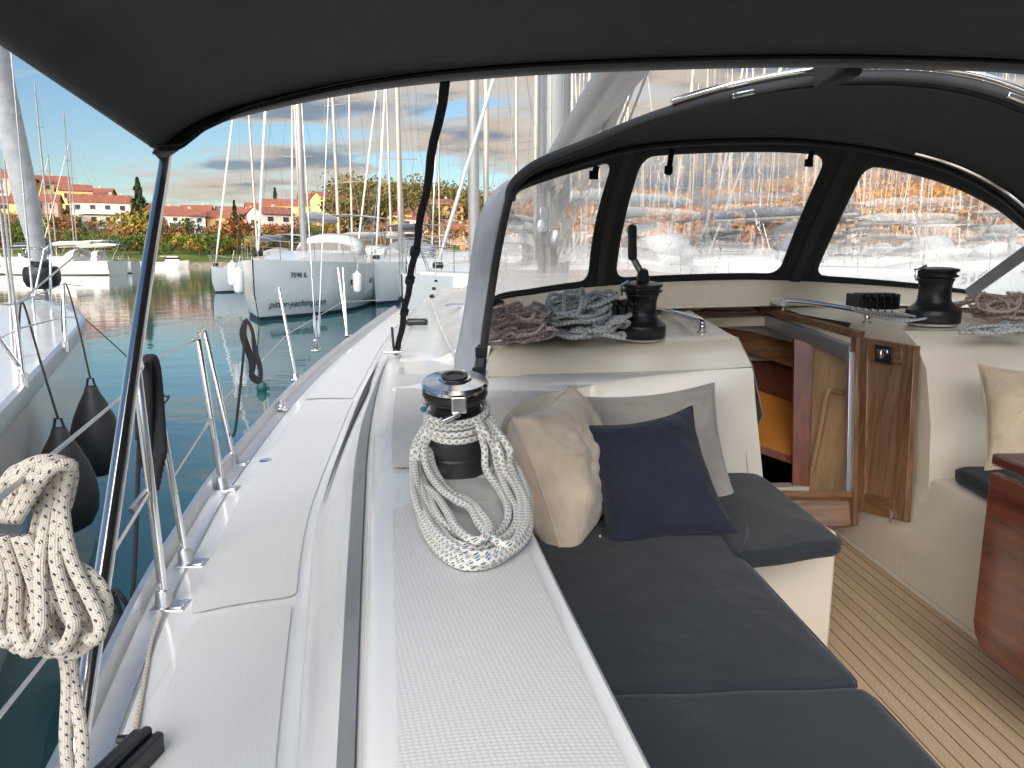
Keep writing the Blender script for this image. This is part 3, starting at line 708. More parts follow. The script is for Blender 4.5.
# rope clutches, starboard and port
def clutch(c, dirv, n, w=.034, name='rope_clutch'):
    m = MB(); c = Vector(c); rot = Matrix.Rotation(math.atan2(dirv[1], dirv[0]), 3, 'Z')
    for i in range(n):
        cc = c+rot @ Vector(((i-(n-1)/2)*w, 0, .028))
        m.box(cc, (w*.86, .11, .056), rot)
        m.box(cc+rot @ Vector((0, -.01, .036)), (w*.62, .085, .02), rot)
        m.box(cc+rot @ Vector((0, -.052, .024)), (w*.55, .05, .014), rot @ Matrix.Rotation(R(-24), 3, 'X'))
    for sgn in (-1, 1):
        m.box(c+rot @ Vector((sgn*(n/2*w+.004), .0, .036)), (.012, .12, .068), rot)
    return m.build(name, BLACK, yacht, bevel=.005)
clutch(at(872, 309, z=1.855), (1, .05), 5)
clutch(at(614, 318, z=1.85), (1, .1), 4)

# --- dodger base coaming (cream upstand under the windows)
Bpx = [(486, 330, 2.62), (490, 306, 2.78), (505, 299, 2.95), (530, 295, 3.15), (560, 290.5, 3.32), (600, 286.5, 3.52), (650, 283, 3.66), (700, 281, 3.76), (750, 280, 3.83), (800, 281.5, 3.87), (850, 284, 3.88), (900, 287.5, 3.85), (950, 292, 3.78), (1000, 297, 3.68), (1060, 302, 3.5), (1130, 310, 3.2), (1190, 330, 2.9)]
Tpx = [(508, 202, 2.50), (512, 192, 2.56), (524, 183, 2.64), (548, 174, 2.73), (580, 163, 2.84), (625, 151, 2.98), (680, 144, 3.10), (740, 141, 3.18), (800, 142, 3.24), (850, 146, 3.28), (900, 156, 3.28), (950, 171, 3.26), (1000, 197, 3.22), (1040, 232, 3.15), (1090, 262, 3.05), (1150, 290, 2.9), (1200, 320, 2.75)]
Bc = resample(spline([at(x, y, d=d) for x, y, d in Bpx], 8), 161)
Tc = resample(spline([at(x, y, d=d) for x, y, d in Tpx], 8), 161)
m = MB(); rows = []
for i in range(12, 150, 3):
    p = Bc[i]; inn = (Vector((1.35, 2.9, p.z))-p).normalized()
    base = 1.845
    rows.append([p+inn*.05+Vector((0, 0, base-p.z)), p+inn*.03+Vector((0, 0, -.03)), p+inn*.018+Vector((0, 0, .002)), p-inn*.02+Vector((0, 0, .002)), p-inn*.05+Vector((0, 0, base-p.z-.08))])
m.quad_grid(rows, flip=True)
rows = []
for i in range(12, 150, 3):
    p = Bc[i]; inn = (Vector((1.35, 2.9, p.z))-p).normalized()
    q = p+inn*.05; rows.append([Vector((q.x, q.y, 1.846)), Vector((lerp(q.x, 1.35, .10), q.y-.14, 1.852))])
m.quad_grid(rows, flip=False)
m.build('hood_coaming', CREAM, yacht, sharp=50)
# ================================================================== spray hood
KB = [(484, 347, 2.55), (488, 314, 2.74), (500, 302, 2.92), (530, 297, 3.15), (565, 292, 3.35), (602, 288, 3.53), (650, 285, 3.66), (700, 283, 3.76), (750, 282, 3.83), (800, 283.5, 3.87), (850, 286, 3.88), (900, 289.5, 3.85), (950, 294, 3.78), (1000, 300, 3.68), (1060, 306, 3.5), (1130, 316, 3.2), (1190, 336, 2.9)]
KT = [(507, 210, 2.46), (511, 193, 2.55), (524, 181, 2.64), (550, 170, 2.73), (590, 157, 2.86), (634, 146, 3.0), (685, 141, 3.10), (745, 139, 3.18), (802, 140, 3.24), (862, 147, 3.28), (912, 157, 3.28), (957, 172, 3.26), (1000, 196, 3.22), (1037, 228, 3.15), (1085, 262, 3.05), (1150, 290, 2.9), (1200, 320, 2.75)]
KH = [(510, 200, 2.42), (512, 189, 2.42), (520, 178, 2.42), (541, 163, 2.42), (590, 143, 2.42), (640, 122, 2.42), (690, 105, 2.42), (740, 92, 2.42), (800, 81, 2.42), (850, 76, 2.42), (900, 75.5, 2.42), (950, 80, 2.42), (1000, 92, 2.42), (1060, 118, 2.45), (1130, 160, 2.5), (1190, 210, 2.55), (1230, 290, 2.6)]
def key(l, k=10): return spline([at(x, y, d=d) for x, y, d in l], k)
sB, sT, sH = key(KB), key(KT), key(KH)
def ev(c, u): u = max(0, min(15.999, u))*10; i = int(u); return c[i].lerp(c[min(i+1, 160)], u-i)
def panelP(u, v):
    a, b = ev(sB, u), ev(sT, u)
    p = a.lerp(b, v); o = Vector((p.x-1.35, p.y-2.2, 0)).normalized()
    return p+o*.035*math.sin(math.pi*v)
hood = MB()
WINS = [(1.55, 4.62, .075, .93), (5.27, 8.50, .075, .925), (9.22, 14.6, .075, .90)]
def rr_pt(t, u0, u1, v0, v1, ru, rv):
    # perimeter param t in 0..1 on rounded rectangle, matched with plain rectangle
    per = [(u0, v0), (u1, v0), (u1, v1), (u0, v1)]
    s = t*4; i = int(s) % 4; f = s-int(s)
    a, b = per[i], per[(i+1) % 4]
    p = [lerp(a[0], b[0], f), lerp(a[1], b[1], f)]
    # round the corners
    cu = min(max(p[0], u0+ru), u1-ru); cv_ = min(max(p[1], v0+rv), v1-rv)
    du, dv = (p[0]-cu)/ru, (p[1]-cv_)/rv
    l = math.hypot(du, dv)
    if l > 1: p = [cu+du/l*ru, cv_+dv/l*rv]
    return p
cells = [(0, (1.55+0)/2*0+5.0-.05), ]
bounds = [0.0, 4.945, 8.86, 16.0]
panes = []
NT = 160
for (u0, u1, v0, v1), c0, c1 in zip(WINS, bounds[:-1], bounds[1:]):
    rows = []
    for ring in range(5):
        row = []
        for k in range(NT):
            t = k/NT
            pi = rr_pt(t, u0, u1, v0, v1, .22, .085); po = rr_pt(t, c0, c1, 0, 1, 1e-6, 1e-6)
            f = ring/4
            row.append(panelP(lerp(pi[0], po[0], f), lerp(pi[1], po[1], f)))
        rows.append(row)
    hood.quad_grid(rows, close_u=True)
    pm = MB(); rows = []
    cu, cv_ = (u0+u1)/2, (v0+v1)/2
    for ring in range(15):
        f = ring/14; row = []
        for k in range(NT):
            pi = rr_pt(k/NT, u0-.06, u1+.06, v0-.02, v1+.02, .24, .09)
            q = panelP(lerp(cu, pi[0], f), lerp(cv_, pi[1], f)); row.append(q+Vector((q.x-1.35, q.y-2.2, 0)).normalized()*.005)
        rows.append(row)
    pm.quad_grid(rows, close_u=True); panes.append(pm)
# one object: the spray hood front, with its windows as panes
sprayhood = hood.build('spray_hood', CANVAS, yacht, sharp=180, solid=.004)
mv, nv, bv = new_mat('clear_vinyl')
nv.nodes.remove(bv); out = nv.nodes['Material Output']
t = nv.nodes.new('ShaderNodeTexCoord')
n1_ = nv.nodes.new('ShaderNodeTexNoise'); n1_.inputs['Scale'].default_value = 5.5; n1_.inputs['Detail'].default_value = 3.5; n1_.inputs['Distortion'].default_value = 1.6; L(nv, t.outputs['Object'], n1_.inputs['Vector'])
bp = nv.nodes.new('ShaderNodeBump'); bp.inputs['Strength'].default_value = .34; bp.inputs['Distance'].default_value = .02; L(nv, n1_.outputs[0], bp.inputs['Height'])
rf = nv.nodes.new('ShaderNodeBsdfRefraction'); rf.inputs['IOR'].default_value = 1.022; rf.inputs['Roughness'].default_value = 0.0; rf.inputs['Color'].default_value = (.97, .95, .93, 1); L(nv, bp.outputs[0], rf.inputs['Normal'])
tr = nv.nodes.new('ShaderNodeBsdfTransparent'); tr.inputs[0].default_value = (.95, .94, .92, 1)
gl = nv.nodes.new('ShaderNodeBsdfGlossy'); gl.inputs['Roughness'].default_value = .05; gl.inputs['Color'].default_value = (1, 1, 1, 1); L(nv, bp.outputs[0], gl.inputs['Normal'])
df = nv.nodes.new('ShaderNodeBsdfTranslucent'); df.inputs['Color'].default_value = (.85, .82, .78, 1)
# light scratches and creases of aged vinyl
n3 = nv.nodes.new('ShaderNodeTexNoise'); n3.inputs['Scale'].default_value = 9; n3.inputs['Detail'].default_value = 8; n3.inputs['Distortion'].default_value = 3.0; L(nv, t.outputs['Object'], n3.inputs['Vector'])
scr = M2(nv, 'SUBTRACT', 1.0, M2(nv, 'MULTIPLY', M2(nv, 'ABSOLUTE', M2(nv, 'SUBTRACT', n3.outputs[0], .5)), 22), clamp=True)
haz = M2(nv, 'ADD', M2(nv, 'MULTIPLY', scr, .12), .03)
m1 = nv.nodes.new('ShaderNodeMixShader'); m1.inputs[0].default_value = .55; L(nv, rf.outputs[0], m1.inputs[1]); L(nv, tr.outputs[0], m1.inputs[2])
m2_ = nv.nodes.new('ShaderNodeMixShader'); L(nv, haz, m2_.inputs[0]); L(nv, m1.outputs[0], m2_.inputs[1]); L(nv, df.outputs[0], m2_.inputs[2])
lw = nv.nodes.new('ShaderNodeLayerWeight'); lw.inputs['Blend'].default_value = .25; L(nv, bp.outputs[0], lw.inputs['Normal'])
m3 = nv.nodes.new('ShaderNodeMixShader'); L(nv, M2(nv, 'ADD', M2(nv, 'MULTIPLY', lw.outputs[1], .22), .02, clamp=True), m3.inputs[0]); L(nv, m2_.outputs[0], m3.inputs[1]); L(nv, gl.outputs[0], m3.inputs[2])
L(nv, m3.outputs[0], out.inputs[0])
for pm in panes: pm.build('window', mv, sprayhood, sharp=180)
# welt lines round each window and along the top seam
m = MB()
for (u0, u1, v0, v1) in WINS:
    pts = [panelP(*rr_pt(k/NT, u0-.10, u1+.10, v0-.03, v1+.03, .26, .10)) for k in range(NT)]
    pts = [p-Vector((p.x-1.35, p.y-2.2, 0)).normalized()*.006 for p in pts]
    m.tube(pts, .0022, 5, closed=True)
for uu in (4.945, 8.86):
    m.quad_grid([[panelP(uu+w, v/20)-Vector((0, .012, 0)) for w in (-.10, 0, .10)] for v in range(21)])
m.build('piping', SEAM, sprayhood)
# roof of the hood
m = MB(); rows = []
for i in range(0, 161, 2):
    a, b = sT[i], sH[i]; row = []
    for k in range(11):
        v = k/10; p = a.lerp(b, v); p = p+Vector((0, 0, .035*math.sin(math.pi*v)*(1 if i > 12 else i/12))); row.append(p)
    rows.append(row)
m.quad_grid(rows); roof = m.build('hood_roof', CANVAS, sprayhood, sharp=180, solid=.004)
def along(c, off, i0=0, i1=160): return [c[i]+Vector(off) for i in range(i0, i1+1)]
m = MB(); m.tube(along(sH, (0, 0, .0)), .015, 10, sx=1.2); m.build('hood_sleeve', CANVAS2, sprayhood)
m = MB(); m.tube([sH[i].lerp(sT[i], .10)+Vector((0, 0, .0)) for i in range(10, 158)], .004, 6); m.tube([sH[i].lerp(sT[i], .02)+Vector((0, -.022, -.008)) for i in range(10, 158)], .0035, 6)
m.tube([sT[i]+Vector((0, -.02, -.012)) for i in range(8, 158)], .012, 8)
m.build('piping', SEAM, sprayhood)
m = MB(); m.tube([sH[i]+Vector((0, -.015, .026)) for i in range(56, 146)], .0105, 10)
m.tube([sT[i].lerp(sH[i], .10)+Vector((0, -.03, -.012)) for i in range(100, 150)], .008, 8)
m.build('hood_frame', STEEL, sprayhood)
for i in (70, 122):
    m = MB(); p = sH[i]; tdir = (sH[i+2]-sH[i-2]).normalized(); m.beam(p-tdir*.035+Vector((0, -.03, -.012)), p+tdir*.035+Vector((0, -.03, -.012)), .012, .016); m.build('frame_clamp', STEEL, sprayhood, bevel=.003)
# short straps hanging from the roof seam
for (x, y, d, l) in ((672, 149, 3.0, .10), (812, 151, 3.1, .06), (597, 166, 2.75, .04)):
    a = at(x, y, d=d); m = MB(); m.beam(a, a+Vector((-.012, 0, -l)), .022, .006, up=(0, 1, 0)); m.box(a+Vector((-.012, -.004, -l*.8)), (.032, .012, .03)); m.build('strap', BLACKWEB, sprayhood, bevel=.001)
# port leg of the aft hoop with the side flap rolled outward
legp = spline([at(512, 187, d=2.42), at(506, 212, d=2.42), at(498, 250, d=2.42), at(490, 300, d=2.42), at(484, 345, d=2.42), at(480, 400, d=2.42)], 6)
m = MB(); m.tube(legp, .013, 10); m.build('hood_sleeve', CANVAS2, sprayhood)
FL = [(509, 181), (497, 190), (485, 206), (477, 228), (472, 260), (467, 300), (461, 335), (456, 360), (457, 378)]
FR = [(512, 187), (508, 205), (503, 230), (498, 255), (493, 285), (489, 315), (485, 345), (482, 372), (479, 402)]
fl, frr = spline([at(x, y, d=2.55) for x, y in FL], 5), spline([at(x, y, d=2.425) for x, y in FR], 5)
m = MB(); rows = []
for a, b in zip(fl, frr):
    rows.append([a.lerp(b, k/10)+Vector((0, -.03*math.sin(math.pi*k/10)-.006*math.sin(k*1.7+a.z*9), 0)) for k in range(11)])
m.quad_grid(rows); m.build('side_flap', CANVAS3, sprayhood, sharp=180, solid=.005)
m = MB(); m.beam(at(482, 345, d=2.36), at(474, 402, d=2.36), .028, .006, up=(0, 1, 0)); m.beam(at(476, 385, d=2.35), at(470, 404, d=2.35), .05, .01, up=(0, 1, 0)); m.box(at(481, 352, d=2.345), (.036, .012, .03)); m.box(at(478, 370, d=2.345), (.036, .012, .016))
m.build('strap', BLACK, sprayhood, bevel=.002)
m = MB(); m.beam(at(1026, 252, d=3.1), at(968, 294, d=3.5), .012, .05, up=(0, 1, 0)); m.build('support_strap', CANVAS3, sprayhood)

# ================================================================== bimini overhead
FP = [(164, 153, 1.80), (168, 148, 1.80), (176, 139, 1.81), (195, 125, 1.84), (230, 111, 1.90), (300, 95, 2.0), (370, 83, 2.08), (440, 75, 2.14), (530, 68, 2.18), (620, 64, 2.2), (720, 61, 2.2), (820, 60, 2.2), (920, 62, 2.2), (1024, 67, 2.2), (1130, 84, 2.2), (1250, 105, 2.2), (1380, 140, 2.2), (1460, 180, 2.2)]
fp = spline([at(x, y, d=d) for x, y, d in FP], 6)
m = MB(); rows = []
SL = [at(163, 152, d=1.8), at(82, 96, X=at(163, 152, d=1.8).x), at(0, 40, X=at(163, 152, d=1.8).x)]
x0 = SL[0].x
def aft(p, y):
    """canopy height behind the front hoop"""
    t = (p.x-1.3)/2.2; crown = 2.10+.72*(1-abs(t)**2.6*.62)
    return crown
n_ = len(fp)
for i, p in enumerate(fp):
    row = [p]
    for y in (1.75, 1.55, 1.25, .9, .5, 0, -.6, -1.3):
        if y > p.y-.05: y2 = p.y-.03*(9-len(row)) if False else None
        f = (p.y-y)/(p.y+1.3)
        yy2 = p.y-(p.y-.55)*[0, .06, .14, .24, .36, .5, .65, .82, 1.0][len(row)]
        # side edge follows the surveyed straight run upward, the middle is nearly level
        e = min(1, i/34)
        zedge = SL[0].z+(SL[0].y-yy2)*((SL[2].z-SL[0].z)/(SL[0].y-SL[2].y))
        zedge = min(zedge, 2.60)
        mid = p.z+.06*math.sin(min(1, (p.y-yy2)/1.6)*math.pi/2)
        z = lerp(zedge, mid, smooth(e)**.6) if i > 0 else zedge
        row.append(Vector((lerp(x0, p.x, 1) if i > 8 else lerp(x0, p.x, 1), yy2, z)))
    rows.append(row)
m.quad_grid(rows, flip=True)
bim = m.build('bimini', CANVAS, yacht, sharp=180, solid=.005)
m = MB(); rows = []
def hem(i, o, dz):
    p = fp[i]; q = fp[min(i+1, n_-1)]-fp[max(i-1, 0)]; q.normalize(); nn = Vector((q.y, -q.x, 0)).normalized(); nn = nn if nn.y < 0 else -nn
    return p+nn*o+Vector((0, 0, dz))
m.quad_grid([[hem(i, 0, 0), hem(i, -.006, -.012), hem(i, .004, -.022), hem(i, .035, -.020), hem(i, .062, -.014), hem(i, .067, -.006)] for i in range(n_)])
m.build('hem', CANVAS2, bim, sharp=180)
m = MB(); m.tube([hem(i, .068, -.012) for i in range(1, n_)], .0034, 6); m.tube([hem(i, .098, -.004) for i in range(3, n_)], .0014, 5); m.build('piping', SEAM, bim)
m = MB(); m.tube([Vector((x0, p.y, p.z)) for p in [SL[0], SL[1], SL[2], SL[2]+(SL[2]-SL[0])*.6]], .007, 8); m.build('side_hem', CANVAS2, bim)
ptop, pbot = at(165, 150, d=1.79), None
pole_bot = at(75, 768, d=1.02)
m = MB(); dirp = (pole_bot-ptop); pp = spline([ptop+Vector((0, 0, .02)), ptop-Vector((0, 0, .02)), ptop.lerp(pole_bot, .3), ptop.lerp(pole_bot, .65), pole_bot, pole_bot+dirp*.22], 5)
m.tube(pp, .0135, 14); m.build('bimini_pole', STEEL, bim)
# strap holding the front hoop down to the cabin side
s0, s1 = at(445, 82, d=2.13), at(398, 349, d=4.15)
m = MB(); pts = [s0.lerp(s1, k/24) for k in range(25)]
m.tube([p+Vector((0.004*math.sin(k*1.3), 0, 0)) for k, p in enumerate(pts)], [.0145 if k < 20 else .016 for k in range(25)], 8, sx=.5)
for k in (11, 14, 18): m.tube([pts[k]-Vector((0, .006, .0)), pts[k].lerp(pts[k+1], .6)-Vector((0, .006, 0))], .021, 8, sx=.7)
m.tube([pts[17]+Vector((-.03, -.01, .02)), pts[17]+Vector((0, -.02, 0))], .012, 6)
m.build('tie_down_strap', BLACKWEB, bim)
m = MB(); m.tube(spline([s1+Vector((-.03, 0, .12)), s1+Vector((-.02, -.01, .0)), s1+Vector((0, -.01, -.03)), s1+Vector((.015, 0, .12))], 6), .007, 6); m.build('tie_down_loop', BLACK, bim)
m = MB(); m.box(at(394, 352, z=1.60), (.11, .035, .012)); m.build('eye_plate', STEEL, yacht, bevel=.004)
m = MB(); m.box(at(838, 66, d=2.3)+Vector((0, 0, 0)), (.055, .22, .10)); m.build('zip_flap', CANVAS, bim, bevel=.015)

# ================================================================== winches
def winch(c, s, name='winch', chrome=True, handle=False, tilt=0):
    c = Vector(c); rt = None
    m = MB()
    m.lathe([(.0, 0), (.088*s, 0), (.092*s, .006*s), (.092*s, .012*s)], c, 40); base = m.build(name, GEL, yacht, sharp=40)
    m = MB()
    if chrome:
        m.lathe([(.080*s, .012*s), (.080*s, .052*s), (.078*s, .056*s), (.076*s, .060*s), (.076*s, .094*s), (.071*s, .104*s), (.062*s, .116*s), (.058*s, .14*s), (.058*s, .17*s), (.062*s, .178*s), (.070*s, .184*s), (.072*s, .19*s), (.0, .19*s)], c, 48)
    else:
        m.lathe([(.098*s, .010*s), (.100*s, .014*s), (.100*s, .048*s), (.097*s, .060*s), (.083*s, .072*s), (.066*s, .088*s), (.060*s, .105*s), (.058*s, .15*s), (.062*s, .170*s), (.066*s, .176*s), (.066*s, .184*s), (.0, .185*s)], c, 48)
    m.build('winch_drum', DRUM, base, sharp=30)
    m = MB()
    z = .19*s if chrome else .185*s
    if chrome:
        m.lathe([(.072*s, z+.001), (.075*s, z+.006*s), (.075*s, z+.018*s), (.070*s, z+.020*s)], c, 40)
        m.build('self_tailer_jaw', BLACK, base, sharp=30)
        m = MB(); m.lathe([(.076*s, z+.022*s), (.077*s, z+.030*s), (.072*s, z+.037*s), (.040*s, z+.041*s), (.036*s, z+.046*s), (.018*s, z+.047*s), (.0165*s, z+.036*s), (0, z+.035*s)], c, 48)
        m.build('winch_cap', STEEL, base, sharp=25)
        m = MB(); m.lathe([(.030*s, z+.0475*s), (.030*s, z+.050*s), (.019*s, z+.050*s), (.019*s, z+.046*s)], c, 32)
        m.build('socket_ring', BLACK, base, sharp=25)
        m = MB(); m.beam(c+Vector((.01, -.082*s, z-.01)), c+Vector((.01, -.082*s, z+.03*s)), .034*s, .014, up=(0, 1, 0)); m.beam(c+Vector((.01, -.082*s, z-.01)), c+Vector((-.03, -.098*s, z-.022)), .02*s, .012)
        m.build('stripper_arm', STEEL, base, bevel=.004)
    else:
        m.lathe([(.066*s, z+.001), (.078*s, z+.005*s), (.079*s, z+.012*s), (.070*s, z+.014*s), (.070*s, z+.022*s), (.080*s, z+.026*s), (.080*s, z+.036*s), (.050*s, z+.042*s), (.02*s, z+.044*s), (0, z+.044*s)], c, 40)
        m.build('winch_cap', BLACK, base, sharp=25)
        m = MB(); m.tube([c+Vector((-.085*s, -.01, z-.01)), c+Vector((-.088*s, -.01, z+.03*s)), c+Vector((-.06*s, -.03, z+.05*s))], .006, 8); m.build('stripper_arm', STEEL, base)
    if handle:
        top_ = c+Vector((0, 0, z+.04*s))
        h0 = top_+Vector((.006, 0, .04)); h1 = top_+Vector((-.045, -.0, .10))
        m = MB(); m.lathe([(.024, 0), (.026, .02), (.018, .05), (.006, .056), (0, .056)], top_, 20); m.build('handle_hub', BLACK, base)
        m = MB(); m.tube(spline([top_+Vector((0, 0, .03)), top_+Vector((-.015, 0, .05)), h1+Vector((.012, 0, -.02)), h1], 6), .011, 10, sx=1.2); m.build('handle_arm', STEEL, base)
        m = MB(); m.lathe([(.011, -.012), (.0175, -.006), (.0185, .02), (.017, .06), (.0185, .10), (.017, .118), (.008, .124), (0, .124)], h1+Vector((-.0, 0, .0)), 20, Matrix.Rotation(R(-3), 3, 'Y')); m.build('handle_grip', BLACK, base)
    if tilt:
        cr = c-yacht.location; base.rotation_euler = (R(tilt), 0, 0); base.location = cr-Matrix.Rotation(R(tilt), 3, 'X') @ cr
    return base
cwc = at(456, 476, z=1.575)
cwc = Vector((cwc.x, cwc.y+.06, 1.574))
winch(cwc, 1.04, chrome=True, tilt=11)
winch(at(643, 340, z=1.765)+Vector((0, .05, 0)), 1.0, chrome=False, handle=True, tilt=4)
winch(at(939, 326, z=1.805)+Vector((0, .05, 0)), 1.06, chrome=False)

# ================================================================== stanchions, lifelines, deck gear
def stanchion(bx, by, tx, ty, zb, h=.62, r=.0125, brace=None):
    b = at(bx, by, z=zb); t_ = at(tx, ty, d=(b-Vector((0, 0, CH))).dot(FWD))
    # keep the post plumb: same depth, height from the survey
    m = MB(); m.tube([b+Vector((0, 0, .0)), t_], r, 12); m.lathe([(r, 0), (r*.8, .008), (0, .012)], t_, 12)
    s = m.build('stanchion', STEEL, yacht)
    m = MB(); ax = (t_-b).normalized()
    m.tube([b-Vector((0, 0, .01)), b+ax*.05], [.026, .019], 12); m.box(b+Vector((.015, 0, .004)), (.09, .065, .010)); m.beam(b+Vector((.02, -.01, .006)), b+Vector((.055, -.012, .010)), .03, .012)
    m.build('stanchion_base', DULL, s, bevel=.004)
    for q_ in (-.018, .018):
        m = MB(); m.lathe([(.006, 0), (.006, .003), (0, .004)], b+Vector((.05, q_, .012)), 8); m.build('screw', STEEL, s)
    return b, t_
P1 = stanchion(165, 608, 137, 372, 1.18, r=.0125)
P2 = stanchion(187, 565, 151, 362, 1.18, r=.0105)
P3 = stanchion(223, 490, 198, 338, 1.19, r=.0125)
P4 = stanchion(235, 465, 205, 332, 1.19, r=.0125)
P5 = stanchion(296, 380, 279, 288, 1.21, r=.0115)
P6 = stanchion(347, 336, 338, 268, 1.25, r=.012)
P7 = stanchion(347, 336, 343, 268, 1.25, r=.009)
for a, b in ((P1[1], P2[1]), (P3[1], P4[1])):
    m = MB(); m.tube(spline([a, a+Vector((0, .02, .012)), b+Vector((0, -.02, .012)), b], 5), .0115, 10); m.build('stanchion_bend', STEEL, yacht)
def wire(pts, r=.0035, name='lifeline', mat=WIRE, n=6, parent='y'):
    m = MB(); m.tube(pts, r, n); return m.build(name, mat, yacht if parent == 'y' else parent)
aftp = at(-60, 548, d=.66)
wire([aftp, P1[1]-Vector((0, 0, .03))], .0036)
wire([P2[1], P3[1]], .0035)
fwdt = at(372, 262, d=8.6)
wire([P4[1], P5[1], P6[1], fwdt], .0035)
midl = lambda Pq, t: Pq[0].lerp(Pq[1], t)
wire([at(-40, 765, d=.98), at(60, 640, d=1.5), midl(P1, .5)], .0042)
wire([midl(P3, .40)], .003) if False else None
wire([midl(P2, .42), midl(P3, .47)], .003)
wire([midl(P4, .47), midl(P5, .5), midl(P6, .5), at(378, 300, d=8.6)], .003)
for a, b in ((P2[1], P3[1]), (midl(P2, .42), midl(P3, .47))):
    m = MB(); dd = (a-b).normalized(); q = b+dd*.03; m.tube([q, q+dd*.07], .0085, 8); m.tube([q+dd*.07, q+dd*.13], .005, 8); m.build('turnbuckle', DULL, yacht)
m = MB(); dd = (aftp-P1[1]).normalized(); q = midl(P1, .5); m.tube([q+Vector((-.01, 0, 0)), q+Vector((-.02, -.08, -.03))], .009, 8); m.build('turnbuckle', DULL, yacht)
# shroud with tensioner and tangle of shackles by the rail
sh0 = at(316, 350, z=1.25); shd = (sh0-Vector((0, 0, CH))).dot(FWD)
def shroud(x1, y1, x0=316, y0=345, dx=0):
    m = MB(); m.tube([at(x0, y0, d=shd+dx), at(x1, y1, d=shd+dx)], .0045, 6); m.build('shroud', WIRE, yacht)
    m = MB(); a, b = at(x0, y0, d=shd+dx), at(x1, y1, d=shd+dx); dd = (b-a).normalized(); m.tube([a, a+dd*.06, a+dd*.07, a+dd*.27, a+dd*.28, a+dd*.36], [.008, .008, .014, .014, .008, .006], 8); m.build('rigging_screw', DULL, yacht)
shroud(299, 60); shroud(330, 60, 318, 345, .12)
m = MB(); m.box(sh0+Vector((0, 0, .0)), (.07, .16, .02)); m.box(sh0+Vector((.0, 0, .05)), (.03, .09, .10)); m.build('chainplate', DULL, yacht, bevel=.008)
# deck fittings
m = MB(); m.lathe([(.034, 0), (.034, .004), (.028, .007), (.012, .0075), (0, .007)], at(267, 461, z=1.20), 28); m.build('deck_filler_cap', STEEL, yacht, sharp=25)
def cleat(c, ang, s=1.0):
    rot = Matrix.Rotation(ang, 3, 'Z'); m = MB(); c = Vector(c)
    m.tube(spline([c+rot @ Vector((0, -.09*s, .03*s)), c+rot @ Vector((0, -.05*s, .038*s)), c+rot @ Vector((0, .05*s, .038*s)), c+rot @ Vector((0, .09*s, .03*s))], 4), .011*s, 8)
    for k in (-.03, .03): m.tube([c+rot @ Vector((0, k*s, 0)), c+rot @ Vector((0, k*s, .038*s))], .011*s, 8)
    m.box(c+Vector((0, 0, .003)), (.035*s, .11*s, .008), rot)
    return m.build('cleat', STEEL, yacht, bevel=.002)
cleat(at(281, 408, z=1.22), R(12), .9); cleat(at(283, 411, z=1.22)+Vector((0, .05, 0)), R(12), .7)
m = MB(); c_ = at(417, 322, z=1.60); m.box(c_, (.16, .10, .05)); m.build('fairlead', BLACK, yacht, bevel=.02)
for i, (x, y) in enumerate(((432, 298), (434, 290), (436, 282))):
    m = MB(); m.lathe([(.02, 0), (.026, .01), (.026, .025), (.015, .035), (0, .036)], at(x, y, z=1.66), 16); m.build('deck_block', BLACK, yacht, sharp=30)
m = MB(); m.lathe([(.13, 0), (.13, .012), (.10, .02), (0, .021)], at(462, 306, z=1.70), 20, sy=.6); m.build('vent', ALU, yacht, sharp=30)
# the black padeye cover at the aft rail
# ================================================================== mast, boom and vang
MB0 = Vector((.78, 7.0, 1.80))
m = MB(); m.tube([MB0, MB0+Vector((-.0, .0, 14))], .115, 20, sx=1.25); msT = m.build('mast', MASTM, yacht)
m = MB(); m.box(MB0+Vector((-.085, -.085, 6)), (.035, .02, 12)); m.build('mast_slot', GREYSTRIP, msT)
m = MB(); m.box(MB0+Vector((.10, -.10, 1.2)), (.05, .05, .3)); m.box(MB0+Vector((-.1, -.1, .6)), (.08, .06, .22)); m.lathe([(.07, 0), (.08, .05), (.06, .16), (0, .17)], MB0+Vector((0, -.18, .35)), 14); m.build('mast_fittings', DULL, msT, bevel=.008)
for k, dx in enumerate((-.13, -.05, .06, .13)):
    m = MB(); m.tube([MB0+Vector((dx, -.12, .02)), MB0+Vector((dx*.9, -.12, 13))], .006, 5); m.build('halyard', ROPE_WHITE if k % 2 else ROPE_NAVY, msT)
bo0, bo1 = at(548, 176, d=6.7), at(626, 62, d=3.55)
m = MB(); m.tube([bo0, bo0.lerp(bo1, .5), bo1, bo1+(bo1-bo0)*.75], .10, 18, sx=1.2); m.build('boom', MASTM, yacht)
va, vb = at(556, 252, d=6.7), at(634, 66, d=3.7)
m = MB(); m.tube([va, va.lerp(vb, .62)], .042, 12); m.tube([va.lerp(vb, .62), va.lerp(vb, .66)], .05, 12); m.tube([va.lerp(vb, .66), vb], .032, 12); m.build('boom_vang', MASTM, yacht)
m = MB(); m.tube([va.lerp(vb, .655), va.lerp(vb, .675)], .052, 12); m.build('vang_collar', BLACK, yacht)
for k, (a, b) in enumerate((((575, 262), (650, 66)), ((568, 266), (642, 66)), ((560, 258), (637, 70)))):
    m = MB(); m.tube([at(a[0], a[1], d=6.3), at(b[0], b[1], d=3.9)], .007, 5); m.build('running_line', (ROPE_RED, ROPE_WHITE, ROPE_RED)[k], yacht)

# ================================================================== cockpit table
tb = MB()
tz = 1.57
a = at(997, 462, z=tz)
